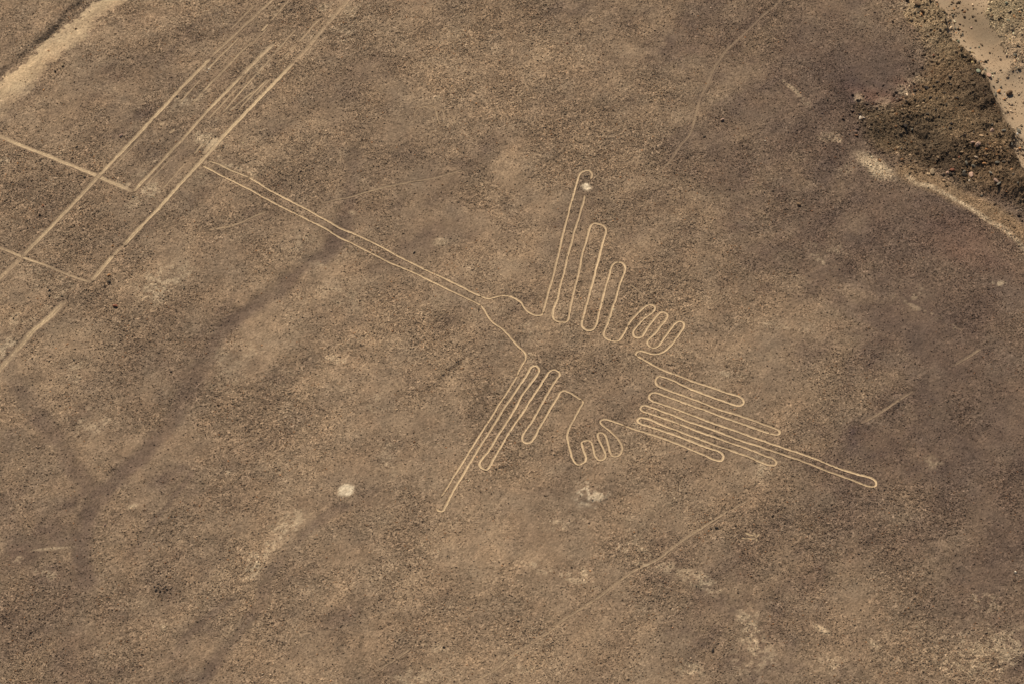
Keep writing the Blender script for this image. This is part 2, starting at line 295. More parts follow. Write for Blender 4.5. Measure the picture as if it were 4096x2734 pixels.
strips = [
 ('straight_line', 'long pale straight line furthest left of the parallel lines, crossing both cross lines', ['9', [(200, 1215), (270, 1140), (400, 1010), (500, 900), (600, 800), (730, 665), (820, 560), (890, 480)], '8', [(940, 1560), (1040, 1470), (1170, 1335), (1260, 1250), (1400, 1090), (1500, 990), (1620, 860)], 'L', [(20, 1095), (110, 1000), (200, 905), (300, 800), (420, 680)]], .25, .62, 1),
 ('straight_line', 'faint upper end of the leftmost straight line running out of the top edge', ['L', [(420, 680), (600, 500), (760, 350), (900, 210), (1030, 100), (1150, 0), (1250, -90)]], .22, .28, 1),
 ('straight_line', 'long pale straight line, middle of three, ending at the upper cross line', ['9', [(1225, 612), (1290, 540), (1400, 420), (1530, 280), (1650, 160)], 'L', [(180, 1530), (310, 1390), (400, 1290), (500, 1185), (600, 1080), (700, 975), (790, 885)]], .24, .66, 1),
 ('straight_line', 'faint ragged upper stretch of the middle straight line among rubble', ['L', [(790, 885), (880, 780), (980, 680), (1080, 590), (1160, 520)]], .26, .42, 1),
 ('straight_line', 'brightest long straight line, furthest right of the three, touching the beak tip', ['9', [(1130, 1105), (1250, 980), (1400, 820), (1530, 680), (1680, 500), (1800, 380), (1910, 270), (2010, 170), (2150, 15)], 'L', [(640, 1540), (740, 1430), (850, 1310), (960, 1200), (1060, 1085), (1150, 990), (1250, 880), (1310, 815), (1400, 735)]], .27, .78, 1),
 ('straight_line', 'faint dull upper end of the rightmost straight line near the top edge', ['L', [(1400, 740), (1480, 660), (1580, 540), (1680, 400), (1770, 290), (1900, 150), (2030, 20), (2100, -60)]], .26, .18, 1),
 ('straight_line', 'short pale straight stretch that ends at the corner of the lower cross line', ['9', [(845, 1432), (900, 1360), (960, 1290), (1015, 1228), (1045, 1196)]], .27, .62, 1),
 ('cross_line', 'upper cross line running from the left edge down to the middle straight line', ['9', [(-60, 75), (0, 105), (150, 170), (300, 230), (450, 295), (600, 350), (750, 410), (880, 460), (1000, 520), (1130, 570), (1225, 612)]], .27, .58, 0),
 ('cross_line', 'lower cross line from the left edge to the corner with the short straight stretch', ['9', [(-60, 1105), (0, 1130), (100, 1165), (200, 1215), (340, 1255), (500, 1320), (640, 1380), (750, 1418), (845, 1442)]], .18, .5, 0),
 ('straight_line', 'worn end of the leftmost straight line below the lower cross line at the left edge', ['9', [(200, 1215), (130, 1280), (60, 1345), (0, 1410), (-60, 1470)]], .26, .33, 0),
 ('thin_line', 'thin bright line next to the leftmost straight line', ['L', [(385, 820), (470, 720), (560, 630), (660, 540), (760, 440)]], .13, .55, 0),
 ('thin_line', 'long thin bright line between the left and middle straight lines', ['L', [(330, 1085), (420, 980), (510, 890), (620, 780), (720, 660), (820, 570), (910, 490)]], .13, .6, 0),
 ('thin_line', 'short bright dash in line with the long thin line, nearer the top edge', ['L', [(1015, 370), (1060, 315), (1100, 280)]], .14, .55, 0),
 ('thin_line', 'faint thin streak running on to the top edge beyond the short bright dash', ['L', [(1120, 250), (1200, 165), (1290, 60), (1370, -30)]], .12, .3, 0),
 ('thin_line', 'faint thin line ending in open rubble left of the middle straight line', ['L', [(200, 1230), (260, 1150), (330, 1085)]], .12, .3, 0),
 ('thin_line', 'thin line just right of the middle straight line', ['L', [(560, 1330), (640, 1240), (740, 1110), (850, 990), (960, 870)]], .12, .5, 0),
 ('thin_line', 'thin line close to the left of the bright rightmost straight line', ['L', [(640, 1310), (740, 1220), (850, 1130), (930, 1070)]], .12, .42, 0),
 ('thin_line', 'thin pale line with a darker edge beside the bright rightmost straight line', ['L', [(745, 1290), (840, 1190), (920, 1105), (1010, 1010), (1080, 930)]], .12, .45, 0),
 ('thin_line', 'faint thin line in the rubble near the top, right of the middle straight line', ['L', [(1100, 700), (1180, 610), (1260, 530), (1350, 420), (1420, 340)]], .12, .3, 0),
 ('thin_line', 'faint thin line near the top between rubble and the dull rightmost line', ['L', [(1290, 700), (1350, 620), (1430, 530)]], .12, .35, 0),
 ('straight_line', 'nearly effaced stretch across the gap near the lower corner of the rightmost line', ['9', [(1040, 1200), (1085, 1150), (1130, 1105)]], .26, .35, 0),
 ('thin_line', 'very faint scraped streak between the parallel straight lines', ['L', [(380, 1420), (500, 1280), (640, 1130), (770, 990)]], .12, 0.35, 0),
 ('thin_line', 'very faint scraped streak between the parallel straight lines', ['L', [(60, 1200), (170, 1080), (300, 930)]], .12, 0.30, 0),
 ('thin_line', 'very faint scraped streak between the parallel straight lines', ['L', [(440, 980), (560, 850), (700, 700)]], .12, 0.28, 0),
 ('thin_line', 'very faint scraped streak between the parallel straight lines', ['L', [(960, 870), (1060, 760), (1150, 660)]], .12, 0.30, 0),
 ('thin_line', 'very faint scraped streak between the parallel straight lines', ['L', [(870, 560), (980, 440), (1080, 340)]], .12, 0.25, 0),
 ('thin_line', 'very faint scraped streak between the parallel straight lines', ['L', [(1180, 780), (1290, 660), (1400, 540)]], .12, 0.28, 0),
 ('thin_line', 'very faint scraped streak between the parallel straight lines', ['9', [(1010, 420), (1150, 270), (1300, 110)]], .12, 0.25, 0),
 ('thin_line', 'very faint scraped streak between the parallel straight lines', ['9', [(1330, 560), (1450, 430), (1600, 270)]], .12, 0.28, 0),
 ('thin_line', 'very faint scraped streak between the parallel straight lines', ['9', [(1480, 600), (1600, 470), (1700, 350)]], .12, 0.30, 0),
 ('thin_line', 'very faint scraped streak between the parallel straight lines', ['L', [(640, 360), (800, 190), (940, 60)]], .12, 0.28, 0),
 ('thin_line', 'very faint scraped streak between the parallel straight lines', ['L', [(940, 1130), (1040, 1010), (1130, 910)]], .12, 0.30, 0),
 ('thin_line', 'very faint scraped streak between the parallel straight lines', ['L', [(1450, 500), (1580, 350), (1700, 220)]], .12, 0.25, 0),
 ('dash_mark', 'two-stroke pale dash left of the beak tip, the upper right stroke', ['9', [(1555, 80), (1600, 35)]], .2, .6, 0),
 ('dash_mark', 'short pale smear of rubble left of the middle straight line', ['8', [(1470, 1155), (1510, 1115)]], .3, .5, 0),
 ('thin_line', 'short thin line between the middle line and the pale rubble by the beak tip', ['9', [(1780, 270), (1860, 170)]], .12, .5, 0),
 ('thin_line', 'broad pale smear joining the bright line beside the beak tip', ['9', [(1860, 270), (1940, 180), (1990, 120)]], .26, .6, 0),
]
old = [
 ('small faint zigzag drawing of narrow loops in the upper middle of the plain', [['T', [(700, 930), (705, 880), (740, 845), (850, 835), (870, 870), (895, 965), (935, 975)]], ['T', [(905, 850), (925, 880), (940, 970)]], ['T', [(960, 895), (975, 940), (990, 980)]], ['T', [(1000, 905), (1012, 940), (1026, 975)]]], .08, .24),
 ('white branching scratch marks like a splayed foot in the lower right', [['Q', [(120, 475), (160, 470), (210, 476), (235, 470)]], ['Q', [(210, 425), (225, 450), (235, 470)]], ['Q', [(262, 435), (245, 455), (235, 470)]], ['Q', [(235, 470), (238, 500)]], ['Q', [(150, 428), (185, 445), (225, 452)]]], 0.13, .8),
]
paths = [
 ('straight faint footpath climbing to the right through the bottom centre', ['O', [(560, 1500), (750, 1400), (900, 1280), (1050, 1190), (1200, 1075), (1400, 945), (1520, 850), (1640, 770), (1760, 715), (1900, 610), (2050, 510), (2200, 415), (2330, 340)]], .15, .23),
 ('curved faint footpath coming down from the top right corner region', ['S', [(1450, -60), (1370, 50), (1270, 130), (1180, 220), (1080, 310), (990, 400), (900, 530), (830, 680), (780, 800), (750, 900), (705, 1050), (640, 1130), (560, 1250), (440, 1370)]], .15, .14),
 ('thin faint track crossing the plain above the beak', ['13', [(500, 650), (380, 700), (260, 750), (60, 790)]], .13, .30),
 ('faint track running up to the right away from the beak', ['13', [(900, 590), (1080, 550), (1250, 505), (1450, 455), (1700, 410), (1850, 375), (2050, 320)]], .12, .24),
 ('faint worn trail stretch low on the right side', ['U', [(540, 690), (620, 645), (680, 605), (750, 560)]], 0.160, 0.22),
 ('short faint trail stretch near the right edge', ['U', [(900, 462), (960, 430), (1020, 392)]], 0.160, 0.22),
  ('eroded pale remnant of a line going down to the left edge', ['M', [(600, 240), (540, 300), (450, 390), (340, 480), (230, 600), (150, 690), (70, 780), (0, 860), (-60, 920)]], .36, .50),
 ('faint line remnant in the bottom left centre', ['O', [(0, 1410), (120, 1340), (230, 1260)]], 0.128, 0.19),
 ('short faint straight mark above the upper wing', ['S', [(330, 1010), (390, 1050), (470, 1095)]], 0.080, 0.22),
 ('faint curved trail inside the right part of the upper wing', ['2', [(1370, 110), (1450, 160), (1510, 230), (1540, 300)]], 0.088, 0.21),
]
for i in range(len(strips)):
    s = strips[i]; strips[i] = (s[0], s[1], line(s[2], s[3], s[4], 2.2), s[5])
for i in range(len(old)):
    s = old[i]; old[i] = (s[0], [line(q, s[2], s[3]) for q in s[1]])
for i in range(len(paths)):
    s = paths[i]; paths[i] = (s[0], line(s[1], s[2], s[3]))
ALL = list(bird.values()) + [s[2] for s in strips] + [q for s in old for q in s[1]] + [s[1] for s in paths]

# normalised distance to the nearest ribbon (1 = edge of the cleared floor)
ND = np.full((NY, NX), 9.0, np.float32); NF = ND.copy()
for L in ALL:
    w = L['hw'] * 4.5
    D = stamp(L['P'][::2] if len(L['P']) > 6 else L['P'], w)
    if L['s'] > .33: np.minimum(ND, D / L['hw'], out=ND)
    else: np.minimum(NF, D / L['hw'], out=NF)

# ------------------------------------------------------------------ soil colour and roughness fields
def blob(fr, x, y, rx, ry, ang=0, soft=.5, wob=.35):
    c = at(*px(fr, x, y)); a = R(ang)
    dx, dy = GX - c[0], GY - c[1]
    u = (dx * math.cos(a) + dy * math.sin(a)) / rx; v = (-dx * math.sin(a) + dy * math.cos(a)) / ry
    m = (np.abs(u) < 3) & (np.abs(v) < 3)
    o = np.zeros(GX.shape, np.float32)
    r = np.sqrt(u[m]**2 + v[m]**2) + wob * (WOB[m] / max(rx, 1.5) * 1.5 + .5 * WOB2[m] / 1.2 * min(1, 1 / rx))
    o[m] = sstep(1 + soft, 1 - soft, r)
    return o
def swath(fr, P, w, soft=.5):
    D = stamp(pts(fr, P), w * 2.0)
    return sstep(1 + soft, 1 - soft, D / w + 0.35 * (WOB / max(w, .8)))
T_ = lambda x: np.array(x)
dark = T_((.098, .069, .051)); light = T_((.300, .210, .133)); pale = T_((.46, .35, .232)); white = T_((.66, .53, .37))
# broad tone
p = .54 + .22 * NZ(22, 71, 3) + .17 * NZ(6, 75, 3) + .20 * NZ(1.8, 79, 3) - .30 * sstep(14, 52, GX + .3 * GY + 8 * NZ(20, 73, 2))
streak = fbm(RX * .28, RY, 3.0, 83, 3)
p = p + .24 * streak
rough = .62 + .45 * NZ(15, 91, 3) + .60 * NZ(4, 95, 3)
DK = [  # dark smooth soil
 ('D', [(812, 355), (805, 430), (800, 480), (790, 520), (760, 575), (700, 610), (640, 665), (565, 715), (510, 765), (478, 820), (440, 880), (405, 950), (330, 1040), (250, 1115), (205, 1180), (185, 1260), (195, 1330)], 1.15, .75),
 ('D', [(40, 880), (75, 940), (125, 1000), (170, 1065), (205, 1120)], 1.3, .55),
 ('D', [(0, 1150), (30, 1230), (80, 1300), (160, 1330)], 1.4, .5),
 ('N', [(2150, 380), (2050, 430), (1920, 540), (1800, 650), (1660, 830), (1640, 980), (1560, 1090), (1500, 1160), (1350, 1350), (1290, 1460)], .8, .65),
 ('N', [(1450, 960), (1330, 1050), (1200, 1160), (1120, 1260)], .6, .4),
 ('N', [(1200, 170), (1150, 240), (1050, 370), (960, 470), (860, 630), (790, 700)], .4, .45),
 ('D', [(1000, 525), (960, 545), (900, 590), (860, 620)], 1.4, .3),
 ('8', [(2100, 100), (1850, 170), (1700, 330), (1520, 520), (1420, 640)], .3, .45),
 ('U', [(300, 60), (400, 150), (470, 220), (600, 260), (740, 350), (850, 440), (960, 520), (1080, 640), (1250, 700)], 1.6, .5),
 ('D', [(30, 860), (10, 800), (-20, 760)], 1.2, .4), ('D', [(185, 1260), (200, 1340), (175, 1420), (150, 1500), (150, 1600)], 1.3, .5),
 ('D', [(440, 790), (520, 700), (560, 640)], .5, .3), ('D', [(1390, 1370), (1330, 1420), (1290, 1500)], .9, .35), ('D', [(1250, 1130), (1390, 1160), (1400, 1100)], .8, .4),
 ('D', [(1640, 330), (1680, 420), (1700, 520), (1760, 600)], 2.4, .35),
 ('D', [(1870, 470), (1860, 540), (1900, 600), (1960, 650)], 1.6, .4),
 ('8', [(500, 40), (360, 180), (200, 310), (60, 440)], .5, .35),
]
for fr, P, w, s in DK:
    w = w * .86; s = s * .9
    D_ = stamp(pts(fr, P), w * 2.6); dn = D_ / w + .3 * (WOB / max(w, .8)) + .12 * WOB2
    m = sstep(1.75, .35, dn + .25 * NZ(1.3, 86, 2)) * min(1, s * 1.05) * np.clip(.95 + .5 * NZ(4.5, 84, 2), .5, 1)
    H = H - np.where(D_ < w * 2.5, .20 * min(w, 1.2) * s * sstep(1.9, .2, D_ / w), 0)
    rim = sstep(1.25, 1.6, dn) * sstep(2.5, 1.8, dn) * s * sstep(-.25, .4, NZ(3, 87, 3))
    p = p + .20 * rim * (.5 + NZ(.8, 89, 2))
    p = p * (1 - m) + (.04 + .06 * streak + .08 * NZ(1.2, 85, 2)) * m
    rough = rough * (1 - m) + .12 * m
BL = [  # (frame, x, y, rx, ry, angle, tone, strength, rough)
 ('D', 1960, 170, 7.5, 9.0, -30, .0, .9, -.5), ('D', 1880, 300, 7, 5, -30, .03, .6, .2), ('D', 2100, 480, 8, 4, -25, .02, .6, 0), ('D', 1790, 60, 12, 10, 0, .18, .45, -.1), ('D', 1700, 330, 9, 6, 20, .15, .5, 0),
 ('D', 2180, 640, 12, 11, 0, .05, .62, -.1), ('D', 2260, 900, 10, 22, 0, .06, .55, 0), ('D', 2320, 1150, 8, 20, 0, .10, .6, 0),
 ('D', 1950, 520, 9, 8, -30, .12, .5, -.1), ('D', 2060, 320, 5, 4, 0, .08, .4, 0), ('D', 1830, 250, 7, 6, 0, .08, .55, 0), ('D', 1560, 1300, 5, 4, 0, .2, .3, -.1),
 ('D', 1400, 900, 5.5, 5.5, 0, .33, .6, -.4), ('D', 1300, 1180, 8, 5, 10, .3, .5, -.1), ('D', 780, 170, 4, 8, 0, .25, .45, -.3),
 ('D', 900, 330, 6, 9, 0, .3, .4, -.2), ('D', 1030, 540, 4, 3, 0, .2, .4, 0), ('D', 60, 1420, 9, 8, 0, .18, .55, .2),
 ('D', 1700, 1240, 6, 4, 30, .2, .4, 0), ('D', 1950, 1180, 14, 6, 0, .25, .4, .2), ('D', 2200, 1330, 10, 7, 0, .2, .5, .1),
 ('D', 360, 900, 8, 6, 20, .38, .3, .9), ('D', 310, 780, 8, 6, 20, .45, .4, .9), ('D', 120, 480, 9, 8, 0, .42, .5, 1.0), ('D', 480, 800, 3, 6, 0, .3, .3, 0),
 ('D', 1150, 200, 10, 8, 0, .62, .5, .7), ('D', 1350, 320, 9, 8, 0, .60, .45, .8), ('D', 1550, 620, 6, 8, 0, .58, .4, .5),
 ('D', 1200, 1450, 14, 8, 0, .64, .5, .2), ('D', 1350, 1250, 8, 6, 0, .6, .3, .3), ('D', 950, 1000, 10, 8, 0, .58, .3, .3),
 ('D', 450, 620, 7, 6, 20, .66, .4, .2), ('D', 1720, 960, 6, 5, 0, .55, .4, .4), ('D', 1800, 730, 7, 3, -15, .68, .6, .4), ('D', 2180, 1500, 7, 4, 0, .68, .4, .6),
 ('D', 840, 60, 5, 4, 0, .7, .5, .4), ('D', 1480, 1150, 9, 5, 0, .6, .4, .3), ('D', 1600, 850, 7, 5, 0, .55, .3, .6), ('D', 1850, 900, 6, 5, 0, .6, .5, .5),
]
for fr, x, y, rx, ry, an, tone, s, rg in BL:
    m = blob(fr, x, y, rx, ry, an, .6) * s
    p = p * (1 - m) + tone * m + m * .10 * (streak + NZ(2.2, 88, 2))
    rough = rough + m * rg * .6
rough = np.clip(rough, .14, 1.3)
p = np.clip(p, -.15, 1.35)
C = dark + (light - dark) * p[..., None]
C = C * (1 - (T_((.0, .03, .0)) * sstep(.45, .0, p)[..., None]))
C = np.maximum(C, .05)
# pale marks that belong to the soil itself
clump = np.clip(.42 + 1.2 * NZ(1.1, 121, 2) + 1.3 * NZ(.38, 125, 2), 0, 1)
PL = [
 ('9', 1330, 640, 2.2, .8, 50, .5, 1), ('9', 560, 900, 2.2, .6, 50, .45, 1), ('9', 1120, 560, 1.4, .8, 0, .4, 1), ('9', 1300, 440, 2.6, .6, 52, .35, 1), ('9', 30, 300, 1.6, 1.0, 0, .45, 1), ('9', 1600, 640, 1.8, .5, 50, .35, 1),
 ('L', 1000, 830, 2.2, 1.4, 45, .4, 1), ('L', 1150, 560, 1.8, .8, 50, .5, 1), ('L', 400, 810, .6, .5, 0, .6, 1), ('L', 700, 1240, 3, .9, 50, .35, 1), ('L', 80, 1180, 2, .8, 45, .4, 1), ('L', 260, 1130, 2.4, .7, 48, .35, 1), ('L', 1240, 110, 1.6, 1.4, 45, .35, 1), ('L', 2080, 100, 2.4, 3.4, 0, .35, 1), ('L', 1880, 330, 3, 2.5, 40, .3, 1), ('L', 1740, 90, .8, .8, 0, .5, 1),
 ('M', 1420, 60, 2.2, 1.6, 30, .4, 1), ('M', 1350, 180, 2, 1.6, 30, .4, 1), ('M', 720, 870, .9, 1.3, 0, .5, 1), ('M', 60, 680, 1.6, 1.2, 50, .5, 1), ('M', 800, 1330, 2.4, 2, 0, .35, 1), ('M', 2180, 680, 2.5, 1.6, 30, .3, 1), ('M', 2070, 980, 1.8, 1.2, 0, .35, 1),
 ('13', 1050, 1290, 2.8, 1.6, 0, .35, 1), ('13', 960, 1060, 1.4, .9, 0, .3, 1), ('13', 750, 870, 1.6, 1.6, 0, .35, 1), ('6', 1480, 950, 1.1, .9, 0, .45, 1), ('6', 1560, 1350, .5, .4, 0, .6, 1), ('2', 1210, 390, .45, .4, 0, .7, 1), ('2', 1210, 590, .4, .35, 0, .5, 1), ('2', 1150, 710, .6, .4, 0, .4, 1),
 ('D', 600, 1275, 2.1, .9, 52, .75, 1), ('D', 660, 1205, 2.3, 1.2, 50, .7, 1), ('D', 567, 1310, 1.2, .7, 60, .6, 1),
 ('D', 768, 823, 1.4, .4, -20, .6, 1), ('D', 1682, 858, 1.2, .35, -10, .6, 1), ('D', 2010, 383, 2.2, .95, -48, .95, 0), ('D', 1935, 385, .6, .7, 60, .6, 1),
 ('D', 1915, 320, 1.4, .8, -20, .45, 1), ('D', 1465, 1275, 1.7, .9, -30, .5, 1), ('D', 1560, 1310, 4.5, .7, -26, .5, 1), ('D', 1630, 1350, 2.5, .7, -35, .35, 1),
 ('D', 1300, 1320, 2.9, .5, -24, .6, 1), ('D', 1240, 1300, 1.6, .6, -30, .45, 1), ('D', 1720, 1430, 1.0, 3.0, 10, .55, 1), ('D', 1733, 1500, 2.2, 2.0, 0, .4, 1),
 ('D', 2268, 1500, 4.8, 2.4, 10, .6, 1), ('D', 1885, 1443, .9, .3, -35, .7, 0), ('D', 2002, 1475, .8, .35, -45, .6, 0), ('D', 1585, 1530, 1.2, 1.0, 0, .6, 1),
 ('D', 1908, 1520, 1.2, .9, -20, .4, 1), ('D', 2265, 1380, 2.0, .9, -20, .4, 1), ('D', 476, 322, 1.5, 1.0, -20, .8, 1), ('D', 495, 345, 1.3, 1.3, 0, .5, 1), ('D', 540, 388, 2.6, .45, -26, .7, 1), ('D', 470, 400, 1.0, 1.4, 0, .3, 1),
 ('D', 350, 440, 1.6, 1.0, 45, .4, 1), ('D', 30, 735, 1.6, 1.0, 55, .55, 1), ('D', 15, 790, 1.2, 1.0, 50, .55, 1), ('D', 110, 700, 3.5, .6, 50, .4, 1),
 ('D', 55, 1290, 1.9, .5, -35, .45, 1), ('D', 95, 1310, 1.6, .45, -25, .5, 1), ('D', 400, 630, 3, 1.4, 30, .4, 1), ('D', 855, 930, 1.5, .9, 50, .4, 1),
 ('D', 890, 1060, 1.0, 2.5, 0, .3, 1), ('D', 2282, 650, .9, .4, 0, .75, 1), ('D', 1820, 205, 2.4, .25, -52, .55, 1), ('D', 1850, 240, 1.5, .3, -50, .3, 1),
 ('D', 2120, 185, 1.2, 1.1, 30, .7, 1), ('D', 2082, 200, .9, 1.5, 0, .65, 1), ('D', 2033, 250, 1.2, 1.4, 0, .6, 1), ('D', 1970, 225, .5, .8, 0, .6, 0),
 ('D', 2025, 270, .8, 1.3, 0, .5, 1), ('D', 2072, 10, 1.0, .8, 0, .5, 1), ('D', 1560, 495, 1.0, .5, 0, .3, 1), ('D', 1010, 555, .6, .5, 0, .5, 0), ('D', 808, 486, .5, .4, -30, .6, 0),
 ('D', 1222, 822, .8, .6, -40, .5, 1), ('D', 1466, 975, .5, .5, 0, .5, 1), ('D', 1410, 1060, .7, 2.0, 0, .25, 1), ('D', 1745, 1070, .8, 1.6, 0, .35, 1), ('D', 1760, 745, 3.2, .35, -12, .4, 1),
 ('D', 1890, 600, 1.6, .5, -40, .5, 1), ('D', 1905, 570, 2.2, .8, -10, .3, 1), ('D', 2130, 720, 3.2, .35, -36, .4, 1), ('D', 2100, 680, 1.2, .3, 60, .4, 1), ('D', 2140, 1060, 1.2, .7, 0, .35, 1),
 ('D', 1740, 1060, .6, 1.2, 0, .3, 1), ('D', 690, 870, 5, 3, 20, .15, 1), ('D', 100, 640, 3, 2, 0, .2, 1), ('D', 1020, 275, 1.2, 1.6, 0, .2, 1), ('D', 1005, 225, .5, .4, 0, .5, 0),
 ('N', 1430, 165, .25, .3, 0, .7, 0), ('N', 830, 378, .55, .3, 20, .7, 0), ('N', 1025, 1140, .35, .45, 0, .6, 0), ('O', 1308, 795, .3, .5, 0, .7, 0), ('N', 340, 640, 1.8, .15, 6, .6, 0),
 ('O', 1140, 495, 1.0, .6, 10, .5, 1), ('O', 1270, 480, .9, .7, 0, .4, 1), ('O', 1610, 530, .8, 2.2, 12, .35, 1), ('O', 1850, 420, 6, 2, 0, .12, 1), ('O', 240, 1450, 2.4, 1, 20, .5, 1), ('O', 920, 1410, 1.6, .6, 20, .4, 1), ('O', 390, 1260, 1.5, .5, 0, .4, 1),
]
for fr, x, y, rx, ry, an, s, ck in PL:
    s = min(1, s * 1.0)
    m = blob(fr, x, y, rx * 1.12, ry * 1.12, an, .7, .7) * s
    if ck: m = np.sqrt(m * s) * sstep(.75 - 1.0 * m, 1.15 - 1.0 * m, clump) * .9
    m = np.clip(m, 0, 1)[..., None]
    C = C * (1 - m) + pale * .86 * m
# brown slope and pale line under the stony bank
m = swath('D', [(2085, 395), (2150, 425), (2230, 465), (2300, 505), (2380, 560)], 1.6) * .75
C = C * (1 - m[..., None]) + T_((.22, .145, .082)) * m[..., None]
m = swath('D', [(2085, 405), (2105, 422), (2135, 428), (2165, 443), (2190, 457)], .42) * .8
m = np.maximum(m, swath('D', [(2200, 462), (2230, 480), (2270, 508), (2310, 530), (2340, 560), (2390, 620)], .42) * .85) * (.5 + .6 * clump)
C = C * (1 - m[..., None]) + pale * .9 * m[..., None]
for fr, x, y, rx, ry, s in (('D', 2230, 560, 6, 4, .22), ('D', 2020, 225, 4, 1.2, .45), ('D', 2080, 195, 2, 1, .4), ('D', 2240, 590, 5, 2, .15)):
    m = (blob(fr, x, y, rx, ry, -25, .8) * s)[..., None]
    C = C * (1 - m) + T_((.16, .085, .06)) * m
# regions
mr = inr[..., None]
roadc = T_((.41, .30, .185)) * (1 + .16 * NZ(1.8, 131, 3) + .22 * fbm(RX * .12, RY, .9, 133, 3))[..., None]
drd = np.full(GX.shape, 99.)
drd[subl] = np.minimum(segdist(GX[subl], GY[subl], road_r), segdist(GX[subl], GY[subl], road_l))
rut = np.minimum(np.abs(drd - 1.5), np.abs(drd - 2.7))
roadc = roadc * (1 - .16 * sstep(.3, .1, rut) * sstep(-.3, .3, NZ(5, 64, 2)))[..., None]
roadm = np.clip(sstep(-.4, 1.7, drd) * .45 + .22 + .75 * fbm(RX * .3, RY, 3.5, 137, 3) + .2 * NZ(.8, 139, 2), .15, 1)[..., None]
C = np.where(mr, C * (1 - roadm) + roadc * roadm, C)
scarp_shade = (np.where(up & subl, np.exp(-(dd / 1.3)**2), 0) * .35)[..., None]  # shade of the scarp face painted into the soil colour
C = C * (1 - scarp_shade) + dark * scarp_shade
mb = inb[..., None]
bt = np.clip(.40 + .9 * NZ(7, 141, 3), 0, 1)[..., None]
redd = np.clip(.3 + .9 * NZ(9, 145, 2) , 0, 1)[..., None]
bankc = T_((.070, .049, .030)) * (1 - bt) + T_((.170, .120, .068)) * bt
bankc = bankc * (1 - .5 * redd) + bankc * T_((1.12, .82, .66)) * .5 * redd
bw = (sstep(-.5, 2.6, dl + 1.2 * WOB) * .85)[..., None]
C = np.where(mb, C * (1 - bw) + bankc * bw, C)
top = sstep(46, 60, GY)[..., None]
C = np.where(mb, C * (1 - .6 * top) + T_((.36, .26, .155)) * .6 * top, C)
sandc = T_((.35, .252, .162)) * (1 + .05 * NZ(3, 151, 2) + .03 * NZ(.5, 153, 2))[..., None]
sanddark = (blob('W', 1880, 180, 2.6, 5.0, 30, .9, .1) * .3 + blob('W', 2000, 350, 2.2, 7, 25, .9, .1) * .18)[..., None]  # two soft darker patches in the wash sand
sandc = sandc * (1 - sanddark)
sm = (inw)[..., None]
sandmix = np.clip(sstep(0, 1.4, dw) + 0 * dw, 0, 1)[..., None]
C = np.where(sm, C * .35 * (1 - sandmix) + bankc * .65 * (1 - sandmix) + sandc * sandmix, C)
eastc = T_((.27, .205, .125)) * (1 + .3 * NZ(5, 161, 3))[..., None]
C = np.where(ine[..., None], eastc, C)
eastsand = (blob('W', 2330, 700, 7, 8, 0, .6))[..., None] * ine[..., None]
C = C * (1 - eastsand) + sandc * eastsand

# bare bright spots
spot1 = blob('P', 2349, 750, .70, .86, 0, .45, .9); spot2 = blob('P', 1387, 1957, .84, .92, 10, .4, 1.0); spot3 = blob('P', 2367, 1972, 1.8, 1.7, 0, .55, .9)
sp = np.clip(spot1 + spot2, 0, 1) * np.clip(.62 + .8 * clump, 0, 1) + spot3 * sstep(.1, .7, clump) * .6
sp = np.clip(sp, 0, 1)[..., None]
C = C * (1 - sp) + white * .84 * sp
rs = np.clip(blob('P', 2349, 750, 1.9, 1.8, 0, .3) - spot1, 0, 1)[..., None] * .35
C = C * (1 - rs) + dark * 1.1 * rs

# micro relief and speckle
bankrough = np.where(inb, 1.5, 0) + np.where(ine, 1.0, 0)
RG = np.where(inw, .06, rough)
RG = np.where(inr, .12 + .5 * np.clip(.9 - roadm[..., 0], 0, 1), RG)
RG = RG + bankrough
RG = RG * (1 - .45 * np.clip(spot1 + spot2, 0, 1))
RG = np.where(np.hypot(GX, GY) > 110, .3, RG)
nearl = sstep(3.2, 2.0, ND)
RGm = RG * (1 - .8 * nearl)
rnd = rng.normal(0, 1, GX.shape)
micro = (.055 * NZ(.45, 171, 2) + .021 * rnd) * (.30 + 1.05 * RGm) + .07 * NZ(1.1, 175, 2) * RGm + .03 * streak * RGm
ripple = np.where(inw, .012 * np.sin((GX * .8 + GY * .55) * 2 * math.pi / .62 + 2.0 * WOB), 0) * sstep(-.3, .4, NZ(5, 177, 2))
wm = np.where(np.hypot(GX, GY) < 150, 1, 0)
HB = H.copy()                        # height without micro relief
HG = H + (micro + ripple) * wm
dig = sstep(2.1, 1.5, ND)
HG = HG - .10 * np.maximum(dig, sstep(2.1, 1.5, NF) * .8)
HG = HG - .06 * swath('O', [(1310, 352), (1370, 348), (1425, 352)], .25)
spk = np.exp(rng.normal(0, 1, GX.shape) * (.13 + .20 * np.clip(RG, 0, 1.1)) + .26 * NZ(.42, 181, 2) * (.2 + np.clip(RG, 0, 1.2)) + .16 * NZ(1.1, 184, 2))
spk = np.where(inw, 1 + .015 * rnd, spk)
# the soil shown between the stones is lighter where rubble was turned over
hue = (.035 * NZ(2.5, 185, 2))[..., None] * T_((1, -.1, -1.0))
CG = np.clip(C * spk[..., None] * (1 + hue), .02, .85)

